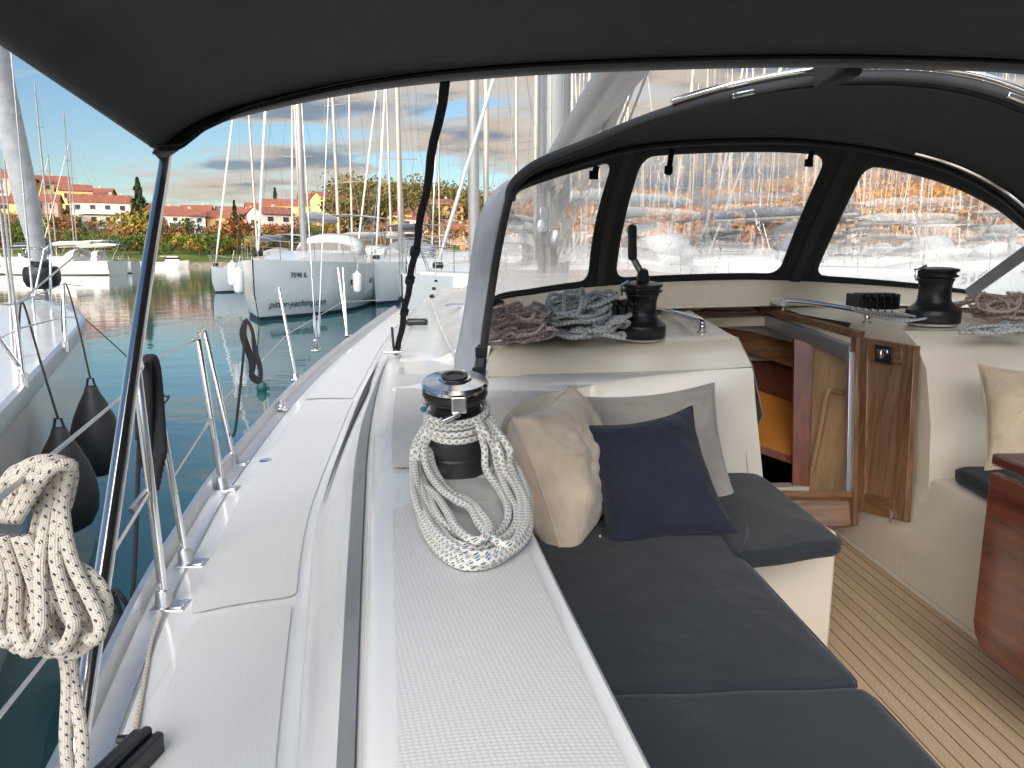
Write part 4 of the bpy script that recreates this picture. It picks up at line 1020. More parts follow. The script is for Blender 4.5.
# folded leaf with its rounded lower front corner
lx = at(990, 470, z=1.53); X0 = lx.x; Yf = lx.y
poly = [(Yf, 1.525), (Yf, 1.10)]
for k in range(9): th = math.pi/2*k/8; poly.append((Yf-.07+.07*math.cos(th), 1.10-.07*math.sin(th)))
poly += [(.2, 1.0), (.2, 1.525)]
n0 = len(poly); lf = MB()
for dx in (0, .022):
    for (y, z) in poly: lf.v.append(Vector((X0+dx, y, z)))
lf.f += [list(range(n0)), list(range(2*n0-1, n0-1, -1))]; lf.uv += [[(0, 0)]*n0]*2; lf.mi += [0, 0]
for i in range(n0):
    j = (i+1) % n0; lf.f.append([i, n0+i, n0+j, j]); lf.uv.append([(0, 0)]*4); lf.mi.append(0)
tr_ = empty('cockpit_table', (X0+.2, 1.2, .85), 'glossy red-brown wooden cockpit table with its leaf folded down at the right', 'table')
lf.build('table_leaf', TABLEW, tr_, bevel=.004)
m = MB(); m.box((X0+.21, .5+.6, 1.557), (.40, 2*(Yf+.015-1.1), .032)); m.build('tabletop', TABLEW, tr_, bevel=.007)
m = MB(); m.box((X0+.2, 1.15, 1.19), (.16, 1.3, .67)); m.build('table_pedestal', CREAM, tr_, bevel=.02)
# ================================================================== seat cushions
def cushion(poly, z0, z1, label, name='seat_cushion', r=.022):
    c = sum((Vector((p[0], p[1], 0)) for p in poly), Vector())/len(poly)
    e = empty(name, (c.x, c.y, z0), label, 'cushion', 'seat cushions in the cockpit')
    # outline rings: bottom, rounded edge, crowned top
    pts = []
    n = len(poly)
    for i in range(n):
        a, b = Vector(poly[i]), Vector(poly[(i+1) % n])
        k = max(2, int((b-a).length/.03))
        for j in range(k): pts.append(a.lerp(b, j/k))
    # soften corners
    for _ in range(2): pts = [(pts[i-1]+pts[i]*2+pts[(i+1) % len(pts)])/4 for i in range(len(pts))]
    cc = Vector((c.x, c.y))
    def inset(d):
        out = []
        for i, p in enumerate(pts):
            t = (pts[(i+1) % len(pts)]-pts[i-1]).normalized(); nn = Vector((-t.y, t.x)); out.append(p+nn*d)
        return out
    m = MB(); rows = []
    h = z1-z0
    for d, z in ((.012, z0), (.002, z0+.010), (0, z0+h*.5), (.0015, z1-.018), (.007, z1-.006), (.018, z1), (.030, z1+.001)):
        rows.append([Vector((p.x, p.y, z+.0016*math.sin(i*.9))) for i, p in enumerate(inset(d))])
    last = inset(.03)
    for f in (.25, .5, .75, 1.0):
        rows.append([Vector((lerp(p.x, cc.x, f), lerp(p.y, cc.y, f), z1+.001+.010*smooth(f))) for p in last])
    m.quad_grid(rows, close_u=True); m.build('cover', CUSH, e, sharp=180)
    m = MB(); m.tube([Vector((p.x, p.y, z1-.013)) for p in inset(.0005)], .0022, 5, closed=True); m.build('piping', CUSH, e, sharp=180)
    return e
se = at(865, 684, z=1.30); sw = at(625, 700, z=1.30)
yA = se.y; xE = se.x
cushion([(.13, -1.1), (xE+.01, -1.1), (xE+.005, yA), (.13, yA+.0)], 1.232, 1.303, 'dark blue-grey seat cushion nearest the camera, at the bottom edge of the picture')
k0, k1 = at(733, 560, z=1.30), at(840, 543, z=1.30)
cushion([(.13, yA+.003), (xE+.005, yA+.003), (xE-.0, k0.y), (.74, 2.68), (.16, 2.68)], 1.232, 1.298, 'long dark blue-grey seat cushion under the navy pillow')
cushion([(k0.x+.008, k0.y-.0), (k1.x+.018, k1.y-.006), (1.07, 2.65), (.748, 2.68)], 1.262, 1.308, 'dark grey cushion on the box seat beside the cabin entrance')
sc = at(958, 480, z=1.30)
cushion([(sc.x, 2.05), (2.25, 2.0), (2.25, 2.70), (sc.x+.08, 2.70)], 1.250, 1.305, 'dark grey cushion on the far bench behind the wooden table')

# ================================================================== pillows
def pillow(cs, th, mat, label, side=1, seed=0, pull=.10, cat='pillow', trim=False, lobes=1.0):
    """cs: TL, TR, BR, BL corners in the place; a stuffed cover with pinched corners"""
    TL, TR, BR, BL = [Vector(c) for c in cs]
    c = (TL+TR+BR+BL)/4; nn = (TR-TL).cross(BL-TL).normalized()*side
    zmin = min(BL.z, BR.z)
    e = empty('pillow', (c.x, c.y, zmin), label, cat)
    n = 44; m = MB()
    for sgn in (1, -1):
        rows = []
        for i in range(n+1):
            v = i/n; row = []
            for j in range(n+1):
                u = j/n
                # edges run in between the corners
                a, b = 2*u-1, 2*v-1
                pu = u-pull*.5*a*(1-b*b)*(abs(a)**3); pv = v-pull*.5*b*(1-a*a)*(abs(b)**3)
                p = TL.lerp(TR, pu).lerp(BL.lerp(BR, pu), pv)
                d = (max(0, 1-abs(a)**2.6)*max(0, 1-abs(b)**2.6))**.45
                q = Vector((a*2.1+seed, b*2.1, sgn*3.0+seed))
                wr = noise.noise(q*1.3)*.10+abs(noise.noise(q*2.4+Vector((5, 1, 0))))*.07
                # creases radiating from corners
                for cu, cv_ in ((-1, -1), (1, -1), (1, 1), (-1, 1)):
                    dd = math.hypot(a-cu, b-cv_); ang = math.atan2(b-cv_, a-cu); wr += .018*math.sin(ang*14+seed)*math.exp(-dd*1.9)*min(1, dd*3)
                row.append(p+nn*(sgn*th/2*d*(1+wr*lobes*1.6)))
            rows.append(row)
        m.quad_grid(rows, flip=(sgn*side < 0))
    o = m.build('cover', mat, e, sharp=180)
    edge = []
    for k in range(4*n):
        s = k//n; f = (k % n)/n
        u, v = ((f, 0), (1, f), (1-f, 1), (0, 1-f))[s]; a, b = 2*u-1, 2*v-1
        pu = u-pull*.5*a*(1-b*b)*(abs(a)**3); pv = v-pull*.5*b*(1-a*a)*(abs(b)**3)
        edge.append(TL.lerp(TR, pu).lerp(BL.lerp(BR, pu), pv))
    m = MB(); m.tube(edge, .0035, 6, closed=True); m.build('piping', mat, e, sharp=180)
    if trim:
        p = BL.lerp(TL, .12)+nn*.012+Vector((-.004, 0, 0)); m = MB(); m.box(p, (.006, .006, .045)); m.build('sewn_label', FENDERW, e, bevel=.001)
    return e
pillow([at(512, 418, d=2.06), at(570, 386, d=2.60), at(596, 512, d=2.52), at(564, 562, d=2.10)], .25, BEIGE, 'plump beige pillow standing against the side of the cockpit, left of the others', side=1, seed=3.1, pull=.10)
pillow([at(586, 397, d=2.76), at(714, 383, d=2.74), at(740, 511, d=2.50), at(604, 535, d=2.52)], .12, TAUPE, 'grey-beige pillow behind the navy one, leaning on the cream seat back', side=1, seed=8.4)
pillow([at(574, 424, d=2.30), at(692, 406, d=2.34), at(739, 536, d=2.18), at(606, 559, d=2.14)], .16, NAVY, 'navy blue pillow in front, leaning on the two paler ones', side=1, seed=5.7, trim=True, pull=.16)
pillow([at(978, 364, d=2.72), at(1085, 372, d=2.60), at(1092, 478, d=2.48), at(985, 470, d=2.60)], .12, BEIGE2, 'sand coloured pillow at the far right, on the bench behind the table', side=1, seed=1.7)

# ================================================================== rope on the near winch
def ropeobj(paths, r, mat, name, label, cat, group=None, n=10, base=None):
    c = paths[0][0]
    o = MB(); v0 = 0
    for p in paths: o.tube(p, r, n); 
    return tag(o.build(name, mat, None, sharp=180), label, cat, group)
rr = .0083
paths = []
def tiltp(p): return cwc+Matrix.Rotation(R(11), 3, 'X') @ (p-cwc)
for k, z in enumerate((.112, .127, .142)):
    paths.append([cwc+Vector((.0705*math.cos(a), .0705*math.sin(a), z+.004*math.sin(a+k))) for a in [2*math.pi*i/40+k for i in range(41)]])
paths.append([cwc+Vector((.076*math.cos(a), .076*math.sin(a), .163+.006*math.sin(a))) for a in [2*math.pi*i/36-2.6 for i in range(34)]])
paths = [[tiltp(p) for p in q] for q in paths]
# loops: start at the drum side, hang and lie on the coaming; pixel outline with height
def lp(pts, k=7): return spline([at(x, y, z=z) for x, y, z in pts], k)
def loop(dx, dy, wob, seed):
    rnd = random.Random(seed)
    pts = [(474+dx*.3, 413, 1.705), (480+dx*.6, 428, 1.70), (484+dx, 448, 1.66), (488+dx, 468, 1.615), (498+dx*1.05, 492, 1.592), (507+dx*.9, 515+dy*.3, 1.586), (500+dx*.8, 540+dy*.6, 1.586), (478+dx*.2, 552+dy, 1.590), (455-dx*.2, 545+dy*.9, 1.590), (440-dx*.45, 525+dy*.5, 1.590), (430-dx*.6, 500+dy*.2, 1.590), (420-dx*.35, 470, 1.600), (420-dx*.3, 448, 1.635), (428-dx*.2, 428, 1.675), (437, 417, 1.69)]
    return lp([(x+rnd.uniform(-wob, wob), y+rnd.uniform(-wob, wob), z+rnd.uniform(0, .012)) for x, y, z in pts])
paths += [loop(0, -14, 2.2, 1), loop(9, -5, 2.2, 2), loop(17, 2, 2.2, 3), loop(24, 9, 1.5, 4)]
paths.append(lp([(478, 409, 1.715), (492, 420, 1.71), (502, 442, 1.67), (508, 468, 1.62), (518, 485, 1.603), (527, 505, 1.60), (524, 530, 1.60), (505, 545, 1.604), (482, 528, 1.606), (470, 508, 1.608), (455, 500, 1.608), (440, 488, 1.61), (428, 470, 1.62), (424, 450, 1.65), (432, 432, 1.68)]))
paths.append(lp([(437, 423, 1.69), (430, 440, 1.66), (432, 462, 1.62), (440, 480, 1.605), (452, 494, 1.60), (468, 501, 1.60), (480, 512, 1.61), (490, 530, 1.612), (476, 541, 1.61), (458, 530, 1.608), (446, 510, 1.606), (436, 496, 1.60), (424, 488, 1.596), (417, 500, 1.588), (424, 528, 1.588), (440, 552, 1.588), (466, 566, 1.588), (498, 560, 1.588), (520, 538, 1.59), (530, 508, 1.59), (522, 478, 1.60), (512, 460, 1.62), (500, 440, 1.66), (489, 418, 1.70), (476, 411, 1.71)]))
paths.append(spline([at(466, 392, z=1.75), at(462, 370, z=1.70), at(449, 345, z=1.64), at(438, 320, z=1.63), at(431, 300, z=1.68)], 8))
# lead line arriving from forward along the deck
ropeobj(paths, rr, ROPE_BLUE, 'rope_coil', 'white rope with blue flecks wrapped round the near chrome-topped winch and looped on the deck', 'rope')

# hanging hank on the aft rail at the left
paths = []
rnd = random.Random(5)
def hp(l, k=7): return spline([at(x, y, d=d) for x, y, d in l], k)
for i in range(9):
    a = i/8
    xo = rnd.uniform(-3, 3); yo = rnd.uniform(-4, 4); d0 = .98+.05*math.sin(i*2.1)
    bot = (12+a*76, 632+18*math.sin(a*3)+yo); 
    paths.append(hp([(2+a*14, 520, d0), (8+a*42+xo, 478-6*a, d0-.015), (30+a*40, 466+yo*.4, d0), (44+a*24, 474, d0+.012), (40+a*26+xo, 510, d0+.02), (30+a*42, 560, d0), (24+a*70, 608+yo, d0-.01), (16+a*88+xo, 630+yo*1.0, d0-.015), (6+a*86, 640+12*math.sin(a*3)+yo, d0), (-2+a*72, 622+yo, d0+.02), (4+a*46, 580, d0+.02), (-8+a*36+xo, 535, d0+.01)]))
for i in range(0):
    yy = 520+i*15; paths.append(hp([(-14, yy-8, .94), (8, yy+4, .915), (40, yy+2, .915), (62, yy-10+i*2, .94)]))
paths.append(hp([(-10, 505, .95), (10, 478, .93), (36, 462, .93), (62, 462, .95), (72, 474, .98), (66, 505, 1.0), (60, 520, 1.02)]))
paths.append(hp([(60, 560, .97), (90, 575, .95), (106, 600, .95), (100, 630, .96), (76, 652, .96), (52, 648, .96), (34, 620, .97), (44, 590, .97)]))
paths.append(hp([(62, 640, .98), (68, 680, .985), (66, 740, .99), (72, 800, 1.0)])); paths.append(hp([(70, 648, .985), (74, 690, .99), (82, 740, .99), (80, 810, 1.0)]))
ropeobj(paths, .0083, ROPE_DARK, 'rope_coil', 'cream rope with dark flecks hanging as a thick hank at the left edge', 'rope')

# small ropes and bags
ropeobj([spline([at(162, 612, z=1.187), at(152, 640, z=1.187), at(146, 672, z=1.188), at(140, 705, z=1.19), at(134, 738, z=1.195)], 6)], .0052, ROPE_DARK, 'deck_line', 'thin flecked line running along the toe rail to a black block', 'rope')
bk = empty('deck_block', at(128, 756, z=1.19), 'black block lying on the side deck at the bottom left corner', 'block')
m = MB(); c = at(126, 765, z=1.21); rotb = Matrix.Rotation(R(-12), 3, 'Z')
for dx in (-.022, 0, .022):
    m.box(c+rotb @ Vector((dx, 0, .006-abs(dx)*.4)), (.019, .14, .055), rotb)
m.build('cheek', BLACK, bk, bevel=.008)
m = MB(); m.tube([c+Vector((-.04, .06, .01)), c+Vector((.04, .06, .01))], .008, 8); m.build('pin', BLACK, bk)
# bundle of black rope over the gate stanchions
paths = []
for k in range(7):
    dx = k*2.2; d_ = P2[1].y+.02+.01*(k % 3)
    paths.append(spline([at(139+dx*.9, 440+k*9, d=2.12+.01*k), at(138+dx*.8, 385, d=2.12), at(142+dx*.5, 363, d=2.12), at(150+dx*.3, 358, d=2.13), at(153+dx*.4, 375, d=2.15), at(156+dx*.5, 430, d=2.16), at(156+dx*.6, 490-k*6, d=2.16)], 6))
ropeobj(paths, .010, ROPE_BLACK, 'black_rope_bundle', 'bundle of black rope hung over the pair of rail posts behind the bimini pole', 'rope')
ropeobj([spline([at(139, 445, d=2.15), at(135, 560, d=2.05), at(131, 615, d=2.02)], 4)], .006, ROPE_BLACK, 'fender_line', 'black line dropping overboard between the leaning pole and the nearest rail post', 'rope')
# fender of this yacht, hanging outboard
def fender(top_, length, rad, mat, label, group=None, pear=True, name='fender'):
    e = empty(name, top_-Vector((0, 0, length)), label, 'fender', group)
    m = MB()
    if pear: prof = [(0, 0), (rad*.35, .012*length), (rad*.72, .07*length), (rad*.95, .20*length), (rad, .34*length), (rad*.95, .50*length), (rad*.78, .66*length), (rad*.52, .82*length), (rad*.30, .93*length), (rad*.22, 1.0*length), (0, 1.0*length)]
    else: prof = [(0, 0), (rad*.4, .01*length), (rad*.85, .07*length), (rad, .16*length), (rad, .84*length), (rad*.85, .93*length), (rad*.35, .98*length), (rad*.3, 1.04*length), (0, 1.04*length)]
    m.lathe(prof, top_-Vector((0, 0, length)), 28); m.build('body', mat, e, sharp=180)
    m = MB(); m.tube([top_+Vector((-.03, 0, -.02)), top_+Vector((-.015, 0, .05)), top_+Vector((.015, 0, .05)), top_+Vector((.03, 0, -.02))], .008, 6); m.build('eye', mat, e)
    return e
f0 = at(118, 625, z=1.0); f0 = at(112, 610, z=.95)
f0.x = min(f0.x, cE(f0.y).x-.16)
fender(f0, .62, .12, FENDER, 'dark fender hanging outside the toe rail near the bottom left')
ropeobj([spline([f0+Vector((0, 0, .04)), at(116, 590, d=2.0), at(131, 610, d=2.0)], 4)], .006, ROPE_BLACK, 'fender_line', 'short black line holding the dark fender outside the toe rail', 'rope')
# black line and coil on the next pair of posts
q0 = at(246, 322, d=3.6)
ropeobj([spline([q0, at(242, 370, d=3.5), at(236, 425, d=3.35), at(233, 436, d=3.3)], 5)], .006, ROPE_BLACK, 'tie_line', 'black line tied down to the toe rail by the second pair of posts', 'rope')
paths = [spline([at(245, 320, d=3.6), at(241+k*2, 335, d=3.6), at(250+k*2, 362, d=3.6), at(251+k, 378-k*2, d=3.6), at(260, 382-k*2, d=3.6), at(261-k, 368, d=3.6), at(256-k, 350, d=3.6), at(252, 330, d=3.6), at(246, 319, d=3.6)], 6) for k in range(3)]
ropeobj(paths, .0075, ROPE_BLACK, 'hanging_rope', 'small hank of black rope hanging from the lifeline above the water', 'rope')
# tangles of line on the consoles
def tangle(cen, size, r, mat, label, nloop, seed, name='rope_tangle'):
    rnd = random.Random(seed); cen = Vector(cen); paths = []
    for i in range(nloop):
        ca = cen+Vector((rnd.uniform(-.5, .5)*size[0], rnd.uniform(-.5, .5)*size[1], r+rnd.uniform(.0, 1.0)**1.2*size[2]*.6))
        ax = rnd.uniform(0, math.pi); a_, b_ = rnd.uniform(.05, .10), rnd.uniform(.03, .06); tl = rnd.uniform(-.6, .6)
        pts = []
        for k in range(9):
            t = 2*math.pi*k/8+rnd.uniform(-.2, .2); x, y = a_*math.cos(t), b_*math.sin(t)
            p = ca+Vector((x*math.cos(ax)-y*math.sin(ax), x*math.sin(ax)+y*math.cos(ax), x*tl*.6+rnd.uniform(-.008, .014)))
            h = 1-min(1, ((p.x-cen.x)/size[0]/.75)**2+((p.y-cen.y)/size[1]/.75)**2)
            p.z = max(cen.z+r, min(p.z, cen.z+r+size[2]*(.35+h)))
            pts.append(p)
        paths.append(spline(pts, 5))
    return ropeobj(paths, r, mat, name, label, 'rope')
tangle(at(514, 341, z=1.785), (.20, .26, .19), .0065, ROPE_RED, 'tangle of red-flecked rope on the ledge beside the grey hood flap', 34, 1)
tangle(at(556, 334, z=1.79)+Vector((-.02, .03, 0)), (.13, .20, .15), .007, ROPE_NAVY, 'tangle of navy-flecked rope between the red-flecked one and the grey-white one', 26, 2)
tangle(at(586, 335, z=1.79), (.22, .24, .25), .0075, ROPE_GREY, 'high heap of grey-white rope left of the winch with a handle', 46, 3)
tangle(at(986, 322, z=1.82)+Vector((.08, .0, 0)), (.34, .26, .15), .006, ROPE_RED, 'loose heap of red-flecked rope right of the starboard winch', 34, 4)
tangle(at(985, 330, z=1.81)+Vector((.02, -.12, 0)), (.24, .08, .03), .0055, ROPE_GREY, 'grey-green line trailing over the console edge below the right hand rope heap', 14, 6)
paths = []
for k in range(7):
    paths.append(spline([at(850+k*7, 308+k*.6, z=1.87), at(866+k*8, 314+k*.4, z=1.845), at(900+k*4, 321-k*.6, z=1.83), at(930+k*4, 318-k*.6, z=1.84)], 5))
ropeobj(paths, .0055, ROPE_GREY, 'control_lines', 'several grey lines running from the rope clutches to the starboard winch', 'rope')

# ================================================================== the yacht moored alongside to port
nb = empty('sailing_yacht', (-3.4, 3, 0), 'white yacht alongside at the left edge with two black fenders over its side', 'sailing yacht')
def sh(x, y, z): return at(x, y, z=z)
SHL = curveY([sh(0, 418, 1.42), sh(30, 385, 1.43), sh(60, 352, 1.45), sh(78, 332, 1.47), sh(84, 322, 1.50)])
ya, yb2 = -2.0, sh(84, 322, 1.50).y
bowx = sh(84, 322, 1.5).x
stn = [lerp(ya, yb2, i/24) for i in range(25)]
XC = bowx-1.35
def edgeN(y):
    p = SHL(y); t = (y-yb2)/1.6
    return p
extra = []
m = MB(); rows = []; L_ = []
for y in stn: L_.append(edgeN(y))
tipY = yb2+1.6
for k in range(1, 9):
    t = k/8; x = lerp(L_[24].x, XC, t); y = lerp(yb2, tipY, math.sin(t*math.pi/2)); L_.append(Vector((x, y, 1.5+.08*t)))
for p in L_:
    i = L_.index(p); nose = max(0, (i-24)/8)
    rows.append([p, p+Vector((0, 0, -.07)), p+Vector((-.04-.10*nose, -.05*nose, -.62)), p+Vector((-.12-.12*nose, -.12*nose, -1.1)), p+Vector((-.35, -.25*nose, -1.7))])
m.quad_grid(rows, flip=True); 
rows2 = [[Vector((2*XC-q.x, q.y, q.z)) for q in r] for r in rows]
m.quad_grid(rows2); nbh = m.build('hull', HULLW, nb, sharp=60)
m = MB(); rr2 = []
for r in rows[:-3]:
    a = r[2].lerp(r[3], .25)+Vector((.006, 0, 0)); b = r[2].lerp(r[3], .62)+Vector((.006, 0, 0)); rr2.append([a, b])
m.quad_grid(rr2, flip=True); m.build('waterline_stripe', NAVYS, nbh, sharp=180)
m = MB(); m.quad_grid([[r[0]+Vector((-.02, 0, .0)), Vector((XC, r[0].y, r[0].z+.06)), Vector((2*XC-r[0].x, r[0].y, r[0].z))] for r in rows]); m.build('deck', GEL, nb, sharp=60)
m = MB(); m.quad_grid([[p+Vector((a, 0, b)) for a, b in ((.015, -.06), (.02, -.01), (.012, .03), (-.02, .035), (-.04, .0))] for p in L_]); m.build('toe_rail', ALU, nb, sharp=40)
# its cabin trunk
m = MB(); rows = []
for y, w, h in ((-2, 1.2, .42), (2, 1.15, .42), (4.5, .95, .36), (6.0, .7, .22), (6.8, .5, .02)):
    rows.append([Vector((XC+s*w, y, 1.5+h*(1-max(0, abs(s)-.8)*5)*1.0)) for s in (-1.0, -.9, -.8, -.3, 0, .3, .8, .9, 1.0)])
m.quad_grid(rows); m.build('cabin', GEL, nb, sharp=60)
def nstan(bx, by, tx, ty, n=1):
    b = at(bx, by, z=1.46); d_ = (b-Vector((0, 0, CH))).dot(FWD); t_ = at(tx, ty, d=d_)
    m = MB(); m.tube([b, t_], .0125, 10); m.tube([b-Vector((0, 0, .01)), b+Vector((0, 0, .06))], .022, 10)
    m.build('stanchion', STEEL, nb); return b, t_
n1s = nstan(24, 385, 14, 305); n2s = nstan(66, 350, 63, 284)
n3s = (n2s[0], at(84, 290, d=(n2s[0]-Vector((0, 0, CH))).dot(FWD)))
m = MB(); m.tube([at(-40, 285, d=3.2), at(20, 368, d=(n1s[0]-Vector((0, 0, CH))).dot(FWD))], .0115, 8); m.build('pulpit_brace', STEEL, nb)
m = MB(); m.tube([at(-50, 366, d=3.0), n1s[1].lerp(n1s[0], .3), n2s[1].lerp(n2s[0], .5), at(82, 318, d=8.4)], .004, 6); m.build('lifeline', WIRE, nb)
m = MB(); m.tube([at(-50, 300, d=3.0), n1s[1], n2s[1], at(84, 286, d=8.6)], .004, 6); m.build('lifeline', WIRE, nb)
for (x0, y0, x1, y1) in ((66, 350, 62, 284), (84, 345, 76, 278), (60, 285, 84, 300), (62, 300, 78, 283)):
    pass
m = MB(); a = Vector((XC-.35, tipY-.5, 1.56)); b = Vector((XC+.35, tipY-.5, 1.56))
for s_ in (-1, 1):
    m.tube(spline([Vector((XC+s_*.75, yb2+.6, 1.52)), Vector((XC+s_*.72, yb2+.75, 2.12)), Vector((XC+s_*.3, tipY-.15, 2.16)), Vector((XC, tipY, 2.16))], 6), .0125, 8)
    m.tube([Vector((XC+s_*.3, tipY-.5, 1.55)), Vector((XC+s_*.3, tipY-.15, 2.16))], .0125, 8)
m.build('pulpit', STEEL, nb)
# furled headsail on its forestay, drum at the foot
fd = 8.6
fa, fb = at(41, 266, d=fd), at(-8, 40, d=fd-1.2)
m = MB(); pts = [fa.lerp(fb, k/20) for k in range(21)]+[fb+(fb-fa)*1.2]; m.tube(pts, [.07+.05*min(1, k/6) for k in range(21)]+[.04], 14); fs = m.build('furled_sail', SAILG, nb)
m = MB(); m.lathe([(.05, .06), (.17, .05), (.19, .0), (.19, -.10), (.16, -.17), (.05, -.20), (0, -.20)], fa-Vector((0, 0, .06)), 20); m.lathe([(.11, .06), (.11, .10), (.07, .14)], fa-Vector((0, 0, .06)), 16); m.build('furling_drum', BLACK, nb, sharp=40)
m = MB(); m.tube([fa-Vector((0, 0, .15)), Vector((fa.x, fa.y+.1, 1.5))], .02, 8); m.build('forestay', WIRE, nb)
# shrouds with tensioners
for (x0, y0, x1, y1, d_) in ((10, 296, -12, 110, 4.8), (14, 300, 2, 190, 4.6), (33, 300, 18, 130, 6.6), (16, 305, 34, 290, 4.8)):
    m = MB(); a, b = at(x0, y0, d=d_), at(x1, y1, d=d_-.3); a2 = at(x0+3, y0+75 if d_ < 5 else y0+30, d=d_)
    m.tube([a2, a, b, b+(b-a)*2], [.011, .011, .006, .006], 6); m.build('shroud', WIRE, nb)
# its fenders and lines
def blackline(pts, label, r=.006): return ropeobj([spline(pts, 5)], r, ROPE_BLACK, 'fender_line', label, 'rope')
fA = at(59, 428, d=3.9); fA.x += 0
fender(fA, .56, .155, FENDER, 'black fender nearest on the left yacht, just above the hank of rope')
fB = at(91, 386, d=4.9)
fender(fB, .60, .155, FENDER, 'black fender further forward on the left yacht, half behind the leaning pole')
blackline([fA+Vector((0, 0, .05)), at(40, 360, d=4.2), at(24, 305, d=4.6), at(20, 310, d=4.6), at(20, 345, d=4.6), at(26, 382, d=4.6)], 'black line holding the nearer fender of the left yacht')
blackline([fB+Vector((0, 0, .05)), at(78, 325, d=5.6), at(66, 284, d=6.2), at(62, 300, d=6.2), at(63, 350, d=6.2)], 'black line holding the further fender of the left yacht')
for (x, y, d_) in ((25, 306, 4.55), (67, 285, 6.15)):
    pass
blackline([at(84, 318, d=7.6), at(124, 354, d=6.0), at(160, 392, d=4.6), at(169, 396, d=4.3), at(163, 405, d=4.0)], 'grey mooring line crossing the water between the two yachts', .005)
# ================================================================== water, shore and hills
mw, nw, bw = new_mat('harbour_water')
bw.inputs['Base Color'].default_value = (.026, .105, .118, 1); bw.inputs['Roughness'].default_value = .035; bw.inputs['IOR'].default_value = 1.42
t = nw.nodes.new('ShaderNodeTexCoord')
def wn_(scale, sc, det, dist=0.0):
    mp_ = nw.nodes.new('ShaderNodeMapping'); mp_.inputs['Scale'].default_value = sc; L(nw, t.outputs['Object'], mp_.inputs[0])
    n = nw.nodes.new('ShaderNodeTexNoise'); n.inputs['Scale'].default_value = scale; n.inputs['Detail'].default_value = det; n.inputs['Distortion'].default_value = dist; L(nw, mp_.outputs[0], n.inputs['Vector']); return n.outputs[0]
h = M2(nw, 'ADD', M2(nw, 'MULTIPLY', wn_(1.0, (.7, 1.0, 1), 2), .8), M2(nw, 'MULTIPLY', wn_(3.6, (.6, 1.0, 1), 3, .4), .16))
bp = nw.nodes.new('ShaderNodeBump'); bp.inputs['Strength'].default_value = 1.0; bp.inputs['Distance'].default_value = .012; L(nw, h, bp.inputs['Height']); L(nw, bp.outputs[0], bw.inputs['Normal'])
m = MB(); m.face([(-1500, -1500, 0), (1500, -1500, 0), (1500, 2500, 0), (-1500, 2500, 0)])
tag(m.build('water', mw, None, flat=True), kind='structure')
def ground_mat(name, stops, scale=.12):
    m_, n_, b_ = new_mat(name); t_ = n_.nodes.new('ShaderNodeTexCoord'); n = n_.nodes.new('ShaderNodeTexNoise'); n.inputs['Scale'].default_value = scale; n.inputs['Detail'].default_value = 9; n.inputs['Roughness'].default_value = .65; L(n_, t_.outputs['Object'], n.inputs['Vector'])
    L(n_, RAMP(n_, n.outputs[0], stops), b_.inputs['Base Color']); b_.inputs['Roughness'].default_value = .95; b_.inputs['Specular IOR Level'].default_value = .1; return m_
GRASS = ground_mat('meadow', [(.30, (.05, .085, .02)), (.5, (.10, .14, .03)), (.62, (.17, .17, .05)), (.75, (.22, .14, .06))])
SCRUB = ground_mat('scrub_hill', [(.3, (.05, .06, .02)), (.5, (.13, .10, .035)), (.7, (.24, .13, .05))], .09)
ROCK = ground_mat('shore_stone', [(.3, (.10, .09, .07)), (.7, (.34, .29, .23))], 1.5)
# skyline heights by bearing (pixel column -> ground skyline row) for the hill behind the shore
def interp(tab, x):
    if x <= tab[0][0]: return tab[0][1]
    for (a, b), (c, d) in zip(tab, tab[1:]):
        if a <= x <= c: return lerp(b, d, (x-a)/(c-a))
    return tab[-1][1]
RIDGE = [(-400, 190), (-100, 203), (0, 208), (60, 214), (110, 216), (150, 224), (240, 226), (300, 222), (345, 214), (440, 216), (520, 225), (620, 232), (720, 226), (800, 214), (900, 208), (1000, 208), (1100, 216), (1300, 232), (1500, 236)]
SHORE = [(-400, 95), (0, 108), (120, 118), (250, 128), (330, 140), (450, 165), (600, 230), (760, 240), (1000, 230), (1300, 220), (1500, 220)]
def gpoint(px, f):
    """f 0 at the waterline, 1 on the ridge"""
    dS = interp(SHORE, px); dR = dS+110
    v = at(px, 254, d=1.0)-Vector((0, 0, CH)); v.z = 0
    dd = lerp(dS, dR, f); p = v*dd
    zR = CH+(254-interp(RIDGE, px))/F*dR/math.cos(PITCH)
    q = .25 + 0*f
    z = -.3+.9*min(1, f/.02)+(zR-.6)*(.16*min(1, f/.3)+.84*smooth(max(0, (f-.22)/.78))**.9) if f > 0 else -.6
    z += .5*noise.noise(Vector((p.x*.05, p.y*.05, 0)))*min(1, f*4)
    return Vector((p.x, p.y, z))
m = MB(); rows = []
cols_ = list(range(-400, 1501, 20))
fs_ = [0, .01, .02, .05, .1, .15, .2, .25, .3, .36, .42, .5, .58, .66, .74, .82, .9, .96, 1.0]
for px in cols_:
    r = [gpoint(px, f) for f in fs_]
    e = r[-1]; o = Vector((e.x, e.y, 0)).normalized(); r += [e+o*40+Vector((0, 0, -2)), e+o*200+Vector((0, 0, -25))]
    rows.append(r)
m.cur = 0; m.quad_grid(rows, flip=False)
for k, f in enumerate(m.f):
    c = sum((m.v[i] for i in f), Vector())/4
    col = k//(len(rows[0])-1); row_ = k % (len(rows[0])-1)
    m.mi[k] = 2 if row_ < 2 else (0 if (row_ < 8 and cols_[col] < 560) else 1)
tag(m.build('hills', [GRASS, SCRUB, ROCK], None, sharp=180), kind='structure')
